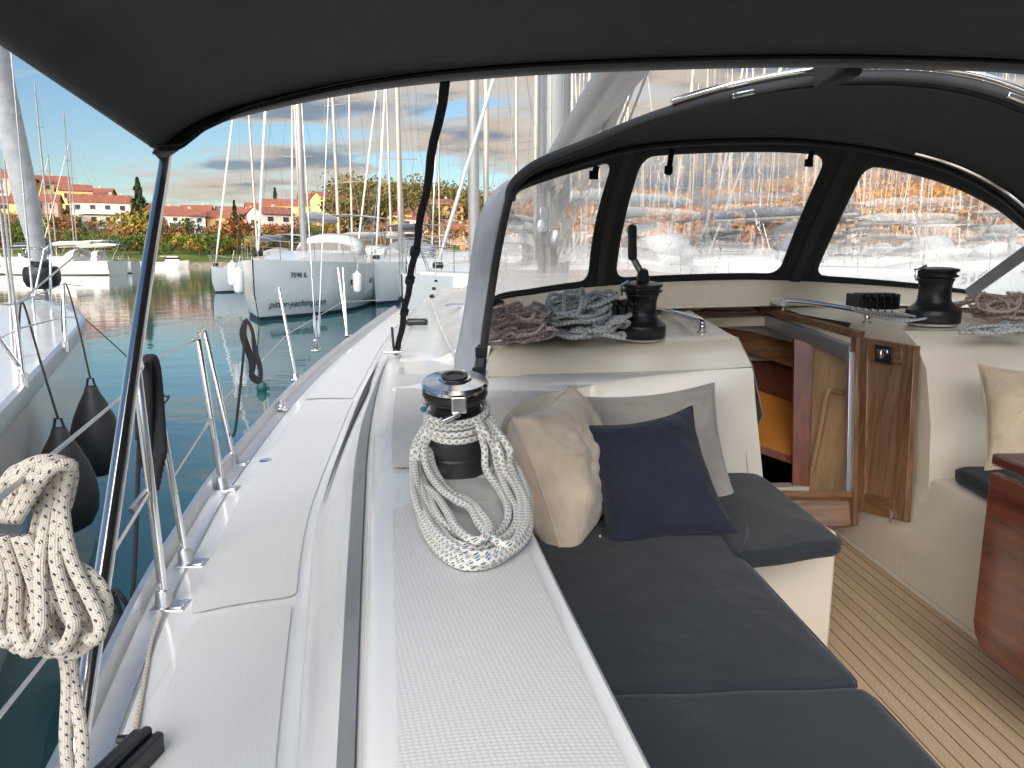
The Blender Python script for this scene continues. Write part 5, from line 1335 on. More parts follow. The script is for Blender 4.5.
# added unseen ridge behind the camera that keeps the evening sun off near boats
m = MB(); rows = []
for i in range(31):
    x = lerp(-420, 300, i/30); j = .8*math.sin(i*1.3)+.5*math.sin(i*2.9)
    rows.append([Vector((x, -75, -.5)), Vector((x, -84, 13+j)), Vector((x, -95, 26+j)), Vector((x, -120, 32+j)), Vector((x, -170, 6)), Vector((x, -260, -.5))])
m.quad_grid(rows, flip=True); tag(m.build('sun_blocking_ridge', SCRUB, None, sharp=180), kind='structure')

# ------------------------------------------------------------------ trees
def leafmat(name, stops):
    m_, n_, b_ = new_mat(name); g = n_.nodes.new('ShaderNodeNewGeometry'); oi = n_.nodes.new('ShaderNodeObjectInfo')
    L(n_, RAMP(n_, M2(n_, 'ADD', M2(n_, 'MULTIPLY', g.outputs['Random Per Island'], .75), M2(n_, 'MULTIPLY', oi.outputs['Random'], .25)), stops), b_.inputs['Base Color'])
    b_.inputs['Roughness'].default_value = .7; b_.inputs['Specular IOR Level'].default_value = .2; return m_
LG = leafmat('green_leaves', [(0, (.025, .05, .012)), (.6, (.06, .10, .02)), (1, (.13, .16, .03))])
LO = leafmat('orange_leaves', [(0, (.10, .05, .02)), (.5, (.22, .105, .04)), (1, (.33, .18, .06))])
LY = leafmat('yellow_leaves', [(0, (.09, .08, .015)), (.5, (.22, .17, .03)), (1, (.36, .27, .05))])
LD = leafmat('dark_conifer', [(0, (.012, .03, .012)), (1, (.05, .075, .025))])
LR = leafmat('bare_russet_twigs', [(0, (.13, .07, .045)), (1, (.30, .16, .10))])
BARK = P('bark', (.09, .065, .045), .9, noise_amt=.3)
def crown_mb(rnd, n, rx, rz, size, kind='round', zc=0):
    m = MB()
    lob = [(Vector((rnd.uniform(-.55, .55)*rx, rnd.uniform(-.55, .55)*rx, rnd.uniform(-.45, .5)*rz)), rnd.uniform(.42, .68)) for _ in range(7)]
    for i in range(n):
        if kind == 'round':
            c, rr_ = rnd.choice(lob); v = Vector((rnd.gauss(0, 1), rnd.gauss(0, 1), rnd.gauss(0, 1))).normalized()*rnd.uniform(.55, 1.0)**.5
            p = c+Vector((v.x*rx*rr_, v.y*rx*rr_, v.z*rz*rr_*.9))
        else:
            h = rnd.random()**.8; a = rnd.uniform(0, 2*math.pi); r_ = rx*(1-h)*rnd.uniform(.5, 1.05)*(.8+.3*math.sin(h*25)); p = Vector((r_*math.cos(a), r_*math.sin(a), -rz+2*rz*h))
        p.z += zc
        a = Vector((rnd.gauss(0, 1), rnd.gauss(0, 1), rnd.gauss(0, 1))).normalized(); b = a.orthogonal().normalized(); a2 = a.cross(b); s = size*rnd.uniform(.6, 1.3)
        m.face([p+b*s, p+a2*s*.7, p-b*s, p-a2*s*.7])
    return m
def make_tree(name, label, cat, mat, rnd, kind, H, Wd, group, n=420):
    t_ = empty(name, (0, 0, 0), label, cat, group)
    tr_ = MB(); tr_.tube([Vector((0, 0, -.5)), Vector((.05, 0, H*.3)), Vector((-.03, .05, H*.6)), Vector((0, 0, H*.9))], [H*.035, H*.026, H*.016, .01], 6)
    for k in range(5):
        a = k*1.3; tr_.tube([Vector((0, 0, H*.28+k*.06*H)), Vector((math.cos(a)*Wd*.3, math.sin(a)*Wd*.3, H*.5+k*.07*H))], [H*.014, H*.004], 5)
    tr_.build('trunk', BARK, t_)
    if kind == 'cone': crown_mb(rnd, n, Wd/2, H*.46, H*.035, 'cone', H*.54).build('crown', mat, t_, flat=True)
    else: crown_mb(rnd, n, Wd/2*1.15, H*.42, Wd*.05, 'round', H*.56).build('crown', mat, t_, flat=True)
    return t_
KINDS = {
 'g': ('broadleaf_tree', 'green broadleaf tree or bush on the slope behind the far shore', 'tree', LG, 'round', 4.2, 5.2, 'green trees on the slope'),
 'o': ('autumn_tree', 'orange autumn tree on the slope behind the far shore', 'tree', LO, 'round', 4.2, 5.0, 'orange trees on the slope'),
 'y': ('autumn_tree', 'yellow-green autumn tree on the slope behind the far shore', 'tree', LY, 'round', 4.0, 4.8, 'yellow trees on the slope'),
 'r': ('bare_tree', 'russet half-bare tree on the slope behind the far shore', 'tree', LR, 'round', 4.5, 5.0, 'half-bare trees on the slope'),
}
protos = {}
rnd = random.Random(11)
for k, (nm, lb, ct, mt_, kd, H, Wd, gp) in KINDS.items():
    protos[k] = [make_tree(nm, lb, ct, mt_, rnd, kd, H, Wd, gp) for _ in range(2)]
used = {id(o): False for l in protos.values() for o in l}
def place(o, p, s=1.0, sz=None):
    if not used.get(id(o), True): c = o; used[id(o)] = True
    else: c = copy_tree(o)
    c.location = p; c.rotation_euler = (0, 0, random.uniform(0, 6.28)); c.scale = (s, s, sz or s); return c
SKYROW = lambda px: interp(RIDGE, px)
cnt = 0
seq = 'yogoygryogyorg'
for px in range(-150, 345, 9):
    for f in (.27, .36, .46, .56, .68, .88):
        if rnd.random() < (.12 if f < .6 else .28): continue
        k = rnd.choice(seq if f > .45 else 'gygoyg'); s = rnd.uniform(.5, 1.05)
        place(rnd.choice(protos[k]), gpoint(px+rnd.uniform(-5, 5), f+rnd.uniform(-.05, .05)), s, s*rnd.uniform(.8, 1.15))
for px, f, k, s in ((120, .16, 'g', 1.1), (212, .12, 'g', 1.2), (220, .14, 'y', 1.0), (165, .12, 'g', .8), (232, .26, 'o', 1.9), (200, .22, 'y', 1.2), (256, .22, 'y', 1.2), (140, .35, 'y', 1.8), (125, .40, 'y', 2.0), (130, .30, 'o', 1.2)):
    place(rnd.choice(protos[k]), gpoint(px, f), s)
for px, f, H in ((143, .50, 13.5), (237, .55, 9), (278, .8, 10), (326, .7, 8)):
    c = make_tree('conifer', {143: 'tall dark conifer above the bushes, just left of the leaning pole', 237: 'dark conifer on the slope right of the leaning pole', 278: 'dark conifer on the skyline among the red roofs', 326: 'short dark conifer beside the wooded hill'}[px], 'tree', LD, rnd, 'cone', H, H*(.55 if px == 143 else .40), None, 700)
    c.location = gpoint(px, f)
# wooded skyline on the right: too dense to count
def wood_mass(name, pts, mat, n, rx, rz, size, label):
    rnd2 = random.Random(hash(name) % 1000 if False else len(name)); m = MB()
    for (px, f) in pts:
        b = gpoint(px, f); s = rnd2.uniform(.7, 1.3)
        q = crown_mb(rnd2, n, rx*s, rz*s, size, 'round', rz*.8); 
        for v in q.v: v += b
        off = len(m.v); m.v += q.v; m.f += [[i+off for i in f_] for f_ in q.f]; m.uv += q.uv; m.mi += q.mi
    return tag(m.build(name, mat, None, flat=True), label, 'woodland', kind='stuff')
r3 = random.Random(3)
pts = [(px+r3.uniform(-3, 3), f) for px in range(338, 480, 7) for f in (.5, .62, .74, .86, .97, 1.02)]
wood_mass('woodland', pts, leafmat('autumn_wood', [(0, (.025, .04, .012)), (.5, (.075, .08, .022)), (1, (.21, .14, .035))]), 230, 5.8, 6.5, .50, 'dense green and ochre wood on the hill behind the middle boats')
pts = [(px+r3.uniform(-5, 5), f) for px in range(480, 1500, 13) for f in (.25, .45, .62, .78, .92, 1.02)]
wood_mass('russet_wood', pts, leafmat('russet_wood_leaves', [(0, (.16, .075, .02)), (.5, (.36, .17, .05)), (1, (.50, .28, .09))]), 60, 7, 6, 1.1, 'russet and orange wood on the hill behind the dodger windows')

# ------------------------------------------------------------------ houses
ROOFM = P('terracotta_roof', (.24, .085, .055), .8, noise_amt=.25, noise_scale=1.2)
GL = P('house_window_glass', (.05, .05, .055), .1)
WALLS = {'y': P('yellow_render', (.80, .60, .22), .9, noise_amt=.05), 'w': P('white_render', (.74, .70, .62), .9, noise_amt=.05), 'p': P('pink_render', (.52, .34, .27), .9, noise_amt=.06), 's': P('stone_render', (.42, .36, .30), .9, noise_amt=.1), 'o': P('ochre_render', (.72, .42, .16), .9, noise_amt=.05)}
def house(px, f, w, dp, h, wall, rot, label, storeys=2, nwin=4, hip=False, balcony=False, roofh=.25):
    w *= .86; dp *= .8; h *= .86; g = gpoint(px, f); e = empty('house', g, label, 'house'); rz = Matrix.Rotation(rot+math.atan2(-g.x, g.y)*.0, 3, 'Z')
    def T(x, y, z): return g+rz @ Vector((x, y, z))
    m = MB(); P8 = [T(x, y, z) for z in (-2, h) for x, y in ((-w/2, -dp/2), (w/2, -dp/2), (w/2, dp/2), (-w/2, dp/2))]; m.hexa(P8)
    rh = dp*roofh
    if not hip:
        for s in (-1, 1): m.face([T(s*w/2, -dp/2, h), T(s*w/2, dp/2, h), T(s*w/2, 0, h+rh)])
    m.build('wall', WALLS[wall], e, flat=True)
    m = MB(); ov = .45; rx = w/2+ov; hx_ = w*.25 if hip else 0; zb = h-.12
    for s in (-1, 1):
        m.hexa([T(-rx, s*(dp/2+ov), zb), T(rx, s*(dp/2+ov), zb), T(rx-hx_, 0, h+rh), T(-rx+hx_, 0, h+rh), T(-rx, s*(dp/2+ov), zb+.22), T(rx, s*(dp/2+ov), zb+.22), T(rx-hx_, 0, h+rh+.22), T(-rx+hx_, 0, h+rh+.22)])
        if hip: m.face([T(s*rx, -dp/2-ov, zb+.2), T(s*rx, dp/2+ov, zb+.2), T(s*(rx-hx_), 0, h+rh+.2)])
    rf = m.build('roof', ROOFM, e, flat=True)
    m = MB(); m.box(T(w*.2, dp*.12, h+rh+.2), (.7, .7, 1.3), rz); m.build('chimney', WALLS['s'], rf)
    sh_ = h/storeys
    for st in range(storeys):
        for k in range(nwin):
            x = (k+.5)/nwin*w-w/2; m = MB(); m.box(T(x, -dp/2-.02, sh_*(st+.55)), (w/nwin*.36, .12, sh_*.42), rz); m.build('window', GL, e)
        m = MB(); m.box(T(w/2+.02, 0, sh_*(st+.55)), (.12, dp*.16, sh_*.42), rz); m.build('window', GL, e)
    if balcony:
        m = MB(); m.box(T(0, -dp/2-.7, sh_*1.02), (w*.7, 1.4, .18), rz); m.box(T(0, -dp/2-1.38, sh_*1.22), (w*.7, .08, .8), rz); m.build('balcony', WALLS['w'], e)
    return e
HS = [
 (8, .80, 17, 10, 9, 'p', .25, 'long pink apartment block with a red roof at the far left of the hill', 3, 6, True, True),
 (32, .98, 12, 9, 6.5, 's', .1, 'stone house behind the pink block, on the skyline at the far left', 2, 3, True, False),
 (48, .86, 15, 10, 8.5, 'y', .45, 'large yellow house with a long red roof high on the hill at the left', 3, 4, False, True),
 (42, .62, 11, 8, 5.5, 'p', .3, 'low pink house below the large yellow one', 2, 4, False, False),
 (80, .80, 9, 8, 7, 'y', .55, 'narrow yellow house right of the large yellow one', 2, 2, False, False),
 (96, 1.0, 14, 9, 6, 'o', .2, 'ochre house on the skyline with several chimneys', 2, 4, False, False),
 (104, .62, 14.5, 9, 6.4, 'w', .45, 'white villa with a row of dark windows below the skyline houses', 2, 4, False, True),
 (88, .66, 6, 7, 6.0, 'y', .45, 'yellow wing attached left of the white villa', 2, 2, False, False),
 (165, .66, 10, 8, 5.0, 'w', .3, 'pale house with a dark red roof just left of centre, right of the pole', 2, 3, False, False),
 (183, .64, 13, 8, 4.6, 'w', .4, 'long pale grey house beside the pole with a red roof', 2, 4, False, False),
 (214, .66, 15, 8, 4.2, 'o', .25, 'low ochre house with a wide red roof right of the pale grey one', 1, 4, False, False),
 (246, .70, 11, 8, 4.6, 'p', .15, 'pink house behind the first mast of the white yacht', 2, 3, False, False),
 (262, .98, 9, 8, 5, 'y', .4, 'small yellow house on the skyline between two masts', 2, 2, False, False),
 (272, .55, 10, 9, 6.2, 'w', .8, 'white gabled house above the hull of the white yacht', 2, 2, False, False),
 (292, .78, 17, 9, 5.5, 'o', .2, 'wide orange-roofed house above the first bimini', 2, 5, False, False),
 (303, 1.0, 10, 8, 5, 'y', .5, 'yellow house with red roof on the skyline above the wide orange roof', 2, 2, False, False),
 (320, .92, 13, 9, 5.5, 'w', .3, 'white house with red roof at the left end of the wooded hill', 2, 3, False, False),
 (330, .68, 8, 9, 7.5, 'y', .7, 'tall bright yellow gabled house behind the middle masts', 3, 2, False, False),
 (345, .60, 12, 8, 5, 'y', .3, 'yellow house with a red roof beside the bright gabled one', 2, 3, False, False),
 (370, .56, 15, 8, 3.6, 'w', .1, 'low white house with a long red roof at the foot of the wood', 1, 5, False, False),
 (398, .50, 8, 8, 6.5, 'y', .3, 'yellow house between two thin masts at the foot of the wood', 2, 2, False, False),
 (412, .48, 9, 8, 5.5, 'w', .3, 'white house partly hidden by the black strap', 2, 2, False, False),
 (438, .55, 16, 9, 8.5, 'o', .25, 'large orange house right of the black strap', 3, 5, True, True),
 (20, .60, 9, 7, 5, 'y', .5, 'small yellow house low on the slope at the extreme left', 2, 2, False, False),
 (66, .99, 8, 7, 5, 'w', .3, 'small white house on the skyline behind the narrow yellow one', 2, 2, False, False),
 (120, .84, 9, 7, 5, 'p', .3, 'small pink house above and right of the white villa', 2, 3, False, False),
 (150, .88, 8, 7, 4.5, 'w', .5, 'small white house on the skyline directly behind the leaning pole', 2, 2, False, False),
 (200, .86, 9, 7, 4.5, 'y', .2, 'small yellow house on the skyline above the low ochre one', 2, 2, False, False),
 (232, .88, 8, 7, 4.5, 's', .4, 'small stone house left of the first tall mast', 2, 2, False, False),
 (455, .40, 10, 8, 4, 'w', .2, 'low white house close to the grey hood flap', 1, 3, False, False),
]
for hs in HS: house(*hs[:8], storeys=hs[8], nwin=hs[9], hip=hs[10], balcony=hs[11])
for px in (385, 404, 425, 447, 462):
    for f in (.36, .44): place(rnd.choice(protos[rnd.choice('roy')]), gpoint(px+rnd.uniform(-4, 4), f), rnd.uniform(.9, 1.5))

# ================================================================== moored boats
SAILC = [P('sail_cover_grey', (.28, .29, .31), .9), P('sail_cover_white', (.62, .61, .58), .9), P('sail_cover_navy', (.03, .05, .10), .9)]
TINT = P('tinted_acrylic', (.03, .03, .035), .08)
def hullprof(Lh, B, fb, u):
    """half breadth and sheer at u (0 stern, 1 bow)"""
    hb = B/2*(min(1, .82+.36*u) if u < .5 else 1)*(1-max(0, (u-.5)/.5)**2.3)
    return max(hb, .02), fb*(1+.12*u*u)
def make_yacht(Lh=12, B=3.9, fb=1.35, mast=16, label='', group=None, cover=0, hullm=None, dodger=True, bimini=True, detail=True, mr=.10, mast_u=.55, furl=True, loc=(0, 0, 0), rot=0, name='sailing_yacht', spreaders=2, boot=True):
    e = empty(name, (0, 0, 0), label, 'sailing yacht', group)
    hm = hullm or HULLW
    m = MB(); rows = []; n = 26
    top_ = []
    for i in range(n+1):
        u = i/n; hb, z = hullprof(Lh, B, fb, u); y = -Lh/2+Lh*u; top_.append((hb, y, z))
        nose = max(0, (u-.8)/.2)
        row = []
        for s in (-1, 1):
            seq_ = [(hb, z), (hb*.99, z-.12), (hb*(.96-.05*nose), z*.45), (hb*(.86-.25*nose), .05), (hb*.55*(1-.5*nose), -.35)]
            if s > 0: seq_ = seq_[::-1]
            row += [Vector((s*x, y+(0.0 if z_ > .3 else -.25*nose), z_)) for x, z_ in seq_]
        rows.append(row)
    m.quad_grid(rows, flip=True); m.face([rows[0][k] for k in range(10)])
    h_ = m.build('hull', hm, e, sharp=50)
    if boot:
        m = MB()
        for s in (-1, 1):
            rr_ = []
            for i in range(n+1):
                hb, y, z = top_[i]; u = i/n; nose = max(0, (u-.8)/.2)
                a = hb*(.86-.25*nose)+.012; rr_.append([Vector((s*(a+.006), y-.2*nose, .13)), Vector((s*a, y-.25*nose, .05)), Vector((s*a*.93, y-.25*nose, -.06))])
            m.quad_grid(rr_, flip=(s > 0))
        m.build('boot_stripe', ANTIFOUL, h_, sharp=180)
    m = MB(); m.quad_grid([[Vector((-hb, y, z-.01)), Vector((0, y, z+.05)), Vector((hb, y, z-.01))] for hb, y, z in top_]); m.build('deck', GEL, e, sharp=60)
    # cabin trunk
    m = MB(); rows = []
    for u, w, h in ((.30, .66, .40), (.34, .66, .46), (.5, .62, .42), (.62, .55, .34), (.74, .42, .22), (.82, .30, .03)):
        hb, z = hullprof(Lh, B, fb, u); y = -Lh/2+Lh*u; w = w*B/2*1.0
        rows.append([Vector((s*w*k, y, z+h*q)) for s, k, q in ((-1, 1.04, 0), (-1, .96, .9), (-1, .8, 1.05), (0, 0, 1.15), (1, .8, 1.05), (1, .96, .9), (1, 1.04, 0))])
    m.quad_grid(rows, flip=True); m.face([rows[0][k] for k in range(7)][::-1]); cb = m.build('cabin', GEL, e, sharp=40)
    if detail:
        for s in (-1, 1):
            for u0, u1 in ((.36, .48), (.50, .60), (.62, .68)):
                m = MB(); pts_ = []
                for u, dz in ((u0, .10), (u1, .10), (u1, .27), (u0, .30)):
                    hb, z = hullprof(Lh, B, fb, u); f_ = (u-.3)/.5; w = lerp(.66, .42, max(0, (u-.34)/.4))*B/2*(1.03-.05*dz/.3)+.012; pts_.append(Vector((s*w, -Lh/2+Lh*u, z+dz)))
                m.face(pts_ if s > 0 else pts_[::-1]); m.face([p+Vector((-.03*s, 0, 0)) for p in (pts_[::-1] if s > 0 else pts_)]); m.build('window', TINT, cb, flat=True)
            for u0 in (.42, .63):
                hb, z = hullprof(Lh, B, fb, u0); m = MB(); m.box(Vector((s*(hb*.975+.0), -Lh/2+Lh*u0, z*.60)), (.05, .42, .20)); m.build('hull_window', TINT, h_)
    my = -Lh/2+Lh*mast_u; zb = fb+.45
    m = MB(); m.tube([Vector((0, my, zb-.1)), Vector((0, my-.05, zb+mast*.6)), Vector((0, my-.18, zb+mast))], [mr, mr, mr*.6], 10, sx=1.2); mm_ = m.build('mast', MASTM, e)
    m = MB()
    for k in range(spreaders):
        z = zb+mast*(k+1)/(spreaders+1.0)
        m = MB(); m.tube([Vector((-(.95-.2*k), my-.25, z+.06)), Vector((0, my, z)), Vector(((.95-.2*k), my-.25, z+.06))], .022, 5); m.build('spreader', MASTM, mm_)
    m = MB(); top2 = Vector((0, my-.15, zb+mast*.97))
    for s in (-1, 1):
        hb, z = hullprof(Lh, B, fb, mast_u); pts_ = [Vector((s*hb*.93, my-.2, z))]+[Vector((s*(.95-.2*k), my-.25, zb+mast*(k+1)/(spreaders+1.0)+.06)) for k in range(spreaders)]+[top2]; m.tube(pts_, .008, 4)
        m.tube([Vector((s*B*.3, -Lh/2+.2, fb)), Vector((0, -Lh/2+2.2, fb+mast*.35)), top2], .007, 4)
    m.build('rigging', WIRE, e)
    if furl:
        m = MB(); a, b = Vector((0, Lh/2-.5, fb*1.12+.25)), top2; m.tube([a, a.lerp(b, .06), a.lerp(b, .4), a.lerp(b, .9), b], [.02, .05, .055, .03, .01], 8); m.build('furled_sail', SAILC[1], e)
        m = MB(); m.lathe([(.13, 0), (.15, .03), (.15, .12), (.12, .16), (0, .17)], a-Vector((0, 0, .15)), 12); m.build('furling_drum', BLACK, e, sharp=40)
    bm0, bm1 = Vector((0, my-.2, zb+1.15)), Vector((0, my-Lh*.36, zb+1.3))
    m = MB(); m.tube([bm0, bm1], .07, 8); m.build('boom', MASTM, e)
    m = MB(); m.tube([bm0+Vector((0, 0, .16)), bm0.lerp(bm1, .2)+Vector((0, 0, .22)), bm0.lerp(bm1, .7)+Vector((0, 0, .18)), bm1+Vector((0, 0, .1))], [.09, .13, .11, .06], 10, sx=1.25); m.build('sail_cover', SAILC[cover], e)
    if dodger:
        m = MB(); rows = []; y0 = -Lh/2+Lh*.30
        for y, h, w in ((y0+1.4, .05, .58), (y0+1.0, .5, .62), (y0+.55, .82, .66), (y0-.1, .9, .68)):
            rows.append([Vector((math.cos(a)*w*B/2*1.0, y, fb+.35+math.sin(a)**.6*h if 0 < a < math.pi else fb+.35)) for a in [math.pi*k/14 for k in range(15)]])
        m.quad_grid(rows[1:]); dg = m.build('spray_hood', SAILC[cover], e, sharp=180, solid=.01)
        m = MB(); m.quad_grid(rows[:2]); m.build('hood_window', GLASSW, dg, sharp=180)
    if bimini:
        m = MB(); y0 = -Lh/2+.5; y1 = y0+2.5; zt = fb+1.95
        m.quad_grid([[Vector((x*B*.42, y, zt+.14*(1-x*x)+.03*math.sin((y-y0)*2))) for x in (-1, -.6, -.2, .2, .6, 1)] for y in (y0, y0+.8, y0+1.6, y1)]); bmn = m.build('bimini', SAILC[cover], e, sharp=180, solid=.015)
        m = MB()
        for y in (y0+.2, y1-.1):
            for s in (-1, 1): m.tube([Vector((s*B*.42, y, zt)), Vector((s*B*.42, (y0+y1)/2, fb+.1))], .014, 5)
        m.build('bimini_frame', STEEL, bmn)
    if detail:
        m = MB()
        for s in (-1, 1):
            prev = None
            for u in (.06, .2, .36, .52, .68, .82, .93):
                hb, z = hullprof(Lh, B, fb, u); b = Vector((s*hb*.95, -Lh/2+Lh*u, z)); t2 = b+Vector((0, 0, .6)); m.tube([b, t2], .012, 5)
                if prev is not None: m.tube([prev, t2], .006, 4); m.tube([prev-Vector((0, 0, .3)), t2-Vector((0, 0, .3))], .005, 4)
                prev = t2
            nose_ = Vector((0, Lh/2+.1, fb*1.12+.68)); m.tube(spline([prev, prev.lerp(nose_, .6)+Vector((s*.08, 0, .04)), nose_], 4), .014, 6); m.tube([Vector((s*.12, Lh/2-.25, fb*1.12)), nose_+Vector((s*.05, -.1, 0))], .013, 5)
        m.build('guard_rail', STEEL, e)
    e.location = loc; e.rotation_euler = (0, 0, rot)
    return e
GLASSW, ngw, bgw = new_mat('weathered_hood_window'); bgw.inputs['Base Color'].default_value = (.55, .50, .45, 1); bgw.inputs['Roughness'].default_value = .15; bgw.inputs['Alpha'].default_value = .45

# --- the two white yachts ahead, seen beside the strap
pA = at(256, 322, z=0); pA2 = at(352, 300, z=0)
dirA = Vector((pA.x-pA2.x, pA.y-pA2.y, 0)).normalized()
LA = 12.5; BA = 4.1
rotA = math.atan2(dirA.y, dirA.x)-math.pi/2
cA = pA-dirA*(LA/2)
yA_ = make_yacht(LA, BA, 1.72, 17, 'white yacht with a web address on its bow, left of centre', None, 1, loc=(cA.x, cA.y, 0), rot=rotA, mr=.10, mast_u=.60)
# lettering along the hull side
def hull_text(s, yacht_, u, size, zoff, sgn, Lh, B, fb, mat, shear=.25):
    cu_ = bpy.data.curves.new('text', 'FONT'); cu_.body = s; cu_.size = size; cu_.shear = shear; cu_.extrude = .002; cu_.align_x = 'CENTER'; cu_.offset = .004
    tmp = bpy.data.objects.new('text', cu_); COL.objects.link(tmp)
    dg_ = bpy.context.evaluated_depsgraph_get(); me = bpy.data.meshes.new_from_object(tmp.evaluated_get(dg_)); bpy.data.objects.remove(tmp)
    for v in me.vertices:
        uu = u+(-sgn)*(-v.co.x)/Lh*1.0 if False else u-sgn*(-1)*v.co.x/Lh*0
        y = -Lh/2+Lh*u+sgn*v.co.x; un = (y+Lh/2)/Lh; hb, z = hullprof(Lh, B, fb, un); nose = max(0, (un-.8)/.2)
        zz = z*.45+zoff+v.co.y
        k = (zz-z*.45)/(z*.55-.12) if zz > z*.45 else -(z*.45-zz)/(z*.45-.05)
        x1 = hb*(.96-.05*nose)
        x = lerp(x1, hb*.99, k) if k > 0 else lerp(x1, hb*(.86-.25*nose), -k)
        v.co = Vector((sgn*(x+.014+abs(v.co.z)), y, zz))
    me.materials.clear(); me.materials.append(mat); o = bpy.data.objects.new('hull_lettering', me); COL.objects.link(o)
    o.parent = [c for c in COL.objects if c.parent == yacht_ and c.name.startswith('hull')][0]; return o
INK = P('dark_lettering', (.03, .04, .07), .4)
# in its own frame the bow points +Y; the side we see faces -X
hull_text('pitter-yachting.com', yA_, .87, .30, -.45, -1, LA, BA, 1.72, INK)
hull_text('7598 IL', yA_, .88, .22, .50, -1, LA, BA, 1.72, INK, 0)
pB = at(420, 318, z=0)
yB = make_yacht(12, 4.0, 1.75, 16, 'white yacht right behind the black strap, with a round grey spray hood', None, 1, loc=(0, 0, 0), rot=0, mr=.095, mast_u=.55, bimini=False, furl=False)
pBb = at(404, 316, z=0); dB = Vector((-.62, -1, 0)).normalized(); cB = pBb-dB*6.2; yB.location = (cB.x, cB.y, 0); yB.rotation_euler = (0, 0, math.atan2(dB.y, dB.x)-math.pi/2)
pC = at(372, 306, z=0); dC = Vector((-.12, -1, 0)).normalized(); cC = pC-dC*6.2
yC = make_yacht(11.5, 3.8, 1.6, 15, 'white yacht between the two others, white fender beside its hull', None, 0, loc=(cC.x, cC.y, 0), rot=math.atan2(dC.y, dC.x)-math.pi/2, mast_u=.52)
# fenders hanging from them
for i, (px, py, d_, lab) in enumerate(((232, 262, 22.8, 'white fender hanging left of the bow of the white yacht with lettering'), (238, 268, 22.0, 'second white fender at the bow of the lettered yacht, nearer to the stem'), (357, 272, 27.0, 'white fender between the hulls of the two middle yachts'), (349, 270, 28.0, 'white fender against the stern quarter of the lettered yacht'))):
    tp = at(px, py, d=d_); fender(tp, .75, .15, FENDERW, lab, pear=False)
    ropeobj([[tp, tp+Vector((.05, .1, .35))]], .012, ROPE_WHITE, 'fender_line', ('cord of the '+lab)[:200].replace(' of the white yacht with lettering', '').replace(' of the lettered yacht, nearer to the stem', ' by the stem'), 'rope')
# big mast close by on the port bow of the picture's middle
def lonely(px, base_row, d_, mastlen, mr, lab, cover=0, rotd=20, Lh=11.5, **k):
    p = at(px, base_row, d=d_); r = R(rotd)
    o = make_yacht(Lh, 3.8, k.pop('fb', 1.4), mastlen, lab, k.pop('group', None), cover, mr=mr, loc=(0, 0, 0), rot=r, **k)
    my = -Lh/2+Lh*k.get('mast_u', .55); off = Matrix.Rotation(r, 3, 'Z') @ Vector((0, my, 0))
    o.location = (p.x-off.x, p.y-off.y, 0); return o
lonely(474, 254, 23.0, 16, .15, 'white yacht whose thick pale mast rises left of the grey hood flap', 0, 155, mast_u=.62, furl=False, bimini=False, dodger=False)
# rows behind: prototypes copied, masts at the surveyed bearings
G1 = 'yachts moored in the rows behind'
base_protos = []
for i, (Lh, mast, cov, rt, mu, sp_, bim_) in enumerate(((11, 14, 0, 0, .55, 2, True), (12, 15.5, 1, 0, .52, 2, False), (10, 12.5, 2, 0, .58, 1, True), (13, 17, 1, 0, .55, 3, True))):
    base_protos.append(make_yacht(Lh, Lh*.32, 1.25+.04*i, mast, 'white yacht in the crowded rows of masts behind the near boats', G1, cov, mr=.062+.008*i, mast_u=mu, spreaders=sp_, bimini=bim_, furl=(i % 2 == 0)))
pused = [False]*4
def moor(px, d_, k, rotd, label=None):
    global pused
    p0 = base_protos[k]; Lh = (11, 12, 10, 13)[k]; mu = (.55, .52, .58, .55)[k]
    o = p0 if not pused[k] else copy_tree(p0); pused[k] = True
    p = at(px, 254, d=d_); r = R(rotd); off = Matrix.Rotation(r, 3, 'Z') @ Vector((0, -Lh/2+Lh*mu, 0))
    o.location = (p.x-off.x, p.y-off.y, 0); o.rotation_euler = (R(random.uniform(-.7, .7)), R(random.uniform(-.9, .9)), r)
    if label:
        o['label'] = label
        if 'group' in o: del o['group']
    else: o['label'] = 'white yacht in the crowded rows of masts behind the near boats'; o['group'] = G1
    return o
moor(258, 46, 0, 165, 'white yacht whose mast stands leftmost above the lettered yacht')
for px, d_, k in ((303, 48, 2), (340, 44, 3), (352, 52, 1), (392, 46, 0), (404, 40, 1), (440, 66, 0), (517, 34, 1), (535, 30, 3)):
    moor(px, d_, k, rnd.uniform(150, 200))
rb = random.Random(21)
# right-hand basin seen through the vinyl windows: four staggered rows
spots = []
for row, d_ in enumerate((34, 48, 64, 84, 108)):
    step = 62-8*row
    px = 560+row*13
    while px < 1130:
        spots.append((px+rb.uniform(-9, 9), d_+rb.uniform(-3, 3))); px += step*rb.uniform(.75, 1.25)
for px, d_ in spots:
    if 800 < px < 1040 and d_ < 40: continue
    moor(px, d_, rb.randrange(4), rb.choice((rb.uniform(160, 200), rb.uniform(-20, 20))))
# the broadside white yacht in the right window
o = lonely(1010, 262, 23.0, 15, .10, 'long white yacht lying broadside in the right-hand hood window', 1, 92, Lh=14.5, fb=1.55, bimini=True)
hull_text('BRI 510', o, .74, .42, .10, -1, 14.5, 3.8, 1.55, INK, 0)
o2 = lonely(846, 262, 27.0, 15, .10, 'white yacht behind the left end of the broadside one', 1, 84, Lh=12, fb=1.5)
o3 = lonely(706, 262, 24.0, 15, .09, 'white yacht broadside in the middle hood window', 0, 70, Lh=12, fb=1.5, bimini=False)
o4 = lonely(585, 262, 22.0, 14, .09, 'white yacht close ahead in the left hood window', 1, 110, Lh=11, fb=1.45, bimini=False)
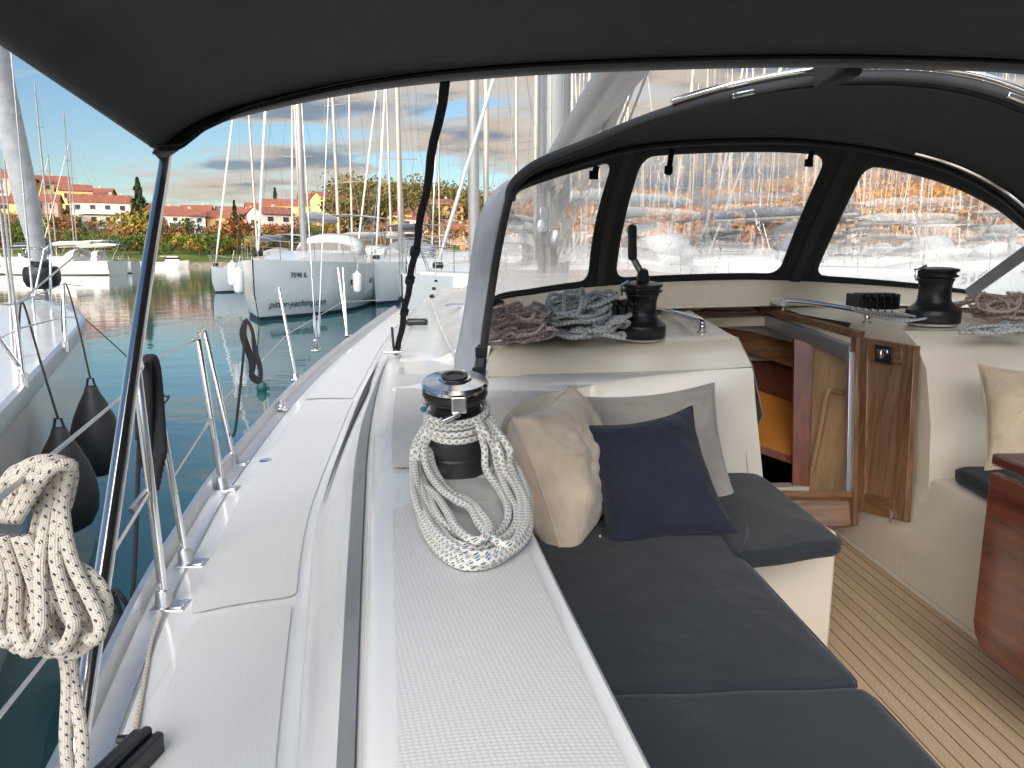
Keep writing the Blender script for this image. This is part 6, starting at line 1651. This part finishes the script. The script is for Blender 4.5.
# boats along the far left shore
for px, d_, k, rotd, lb in ((52, 78, 3, 80, 'moored yacht on the far left shore, second from the left'), (75, 84, 1, 95, 'second yacht along the far left shore, mast left of the pair'), (77.5, 92, 0, 90, 'third yacht along the far left shore, its mast paired with the next'), (12, 80, 2, 85, 'moored yacht at the extreme left of the far shore'), (57, 96, 2, 100, 'far left shore yacht with the shortest mast')):
    moor(px, d_, k, rotd, lb)
# small motor boat by the shore
def motorboat(px, row, Lh, rotd, lab, cabin=True):
    p = at(px, row, z=0); e = empty('motor_boat', (0, 0, 0), lab, 'motor boat'); m = MB(); rows = []; B = Lh*.34
    for i in range(15):
        u = i/14; hb = B/2*(1-max(0, (u-.45)/.55)**2.2); z = .8+.35*u; y = -Lh/2+Lh*u; rows.append([Vector((-max(hb, .02), y, z)), Vector((-max(hb, .02)*.8, y-.2*u, 0)), Vector((0, y-.3*u, -.3)), Vector((max(hb, .02)*.8, y-.2*u, 0)), Vector((max(hb, .02), y, z))])
    m.quad_grid(rows, flip=True); m.face([rows[0][k] for k in range(5)]); m.quad_grid([[r[0]-Vector((0, 0, .02)), r[4]-Vector((0, 0, .02))] for r in rows]); m.build('hull', HULLW, e, sharp=50)
    if cabin:
        m = MB(); m.box((0, .1*Lh, 1.35), (B*.62, Lh*.36, .75), taper=.82); cb = m.build('cabin', GEL, e, bevel=.08)
        m = MB(); m.box((0, .1*Lh, 1.45), (B*.60, Lh*.345, .30), taper=.98); m.build('window', TINT, cb)
        m = MB(); m.box((0, .02*Lh, 1.78), (B*.58, Lh*.42, .07)); m.build('roof', GEL, cb, bevel=.02)
    e.location = p; e.rotation_euler = (0, 0, R(rotd)); return e
motorboat(169, 268, 5.8, -75, 'small white motor boat with a cabin, alone on the water right of the pole')
motorboat(128, 269, 5.0, -90, 'low white boat by the far shore just left of the pole', False)
motorboat(186, 264.5, 3.6, -80, 'tiny boat drawn up at the far shore right of the motor boat', False)
# anchored mooring lines and a buoy
m = MB(); m.lathe([(0, -.05), (.07, 0), (.09, .06), (.05, .14), (.015, .17), (0, .17)], at(262, 391, z=0), 14); tag(m.build('mooring_buoy', P('green_buoy', (.02, .10, .08), .5), None, sharp=60), 'small dark green buoy floating beyond the toe rail', 'buoy')
ropeobj([[at(262, 300, d=20.0), at(200, 360, z=.0)]], .015, ROPE_WHITE, 'mooring_line', 'thin mooring line running down from the bow of the lettered yacht', 'rope') if False else None
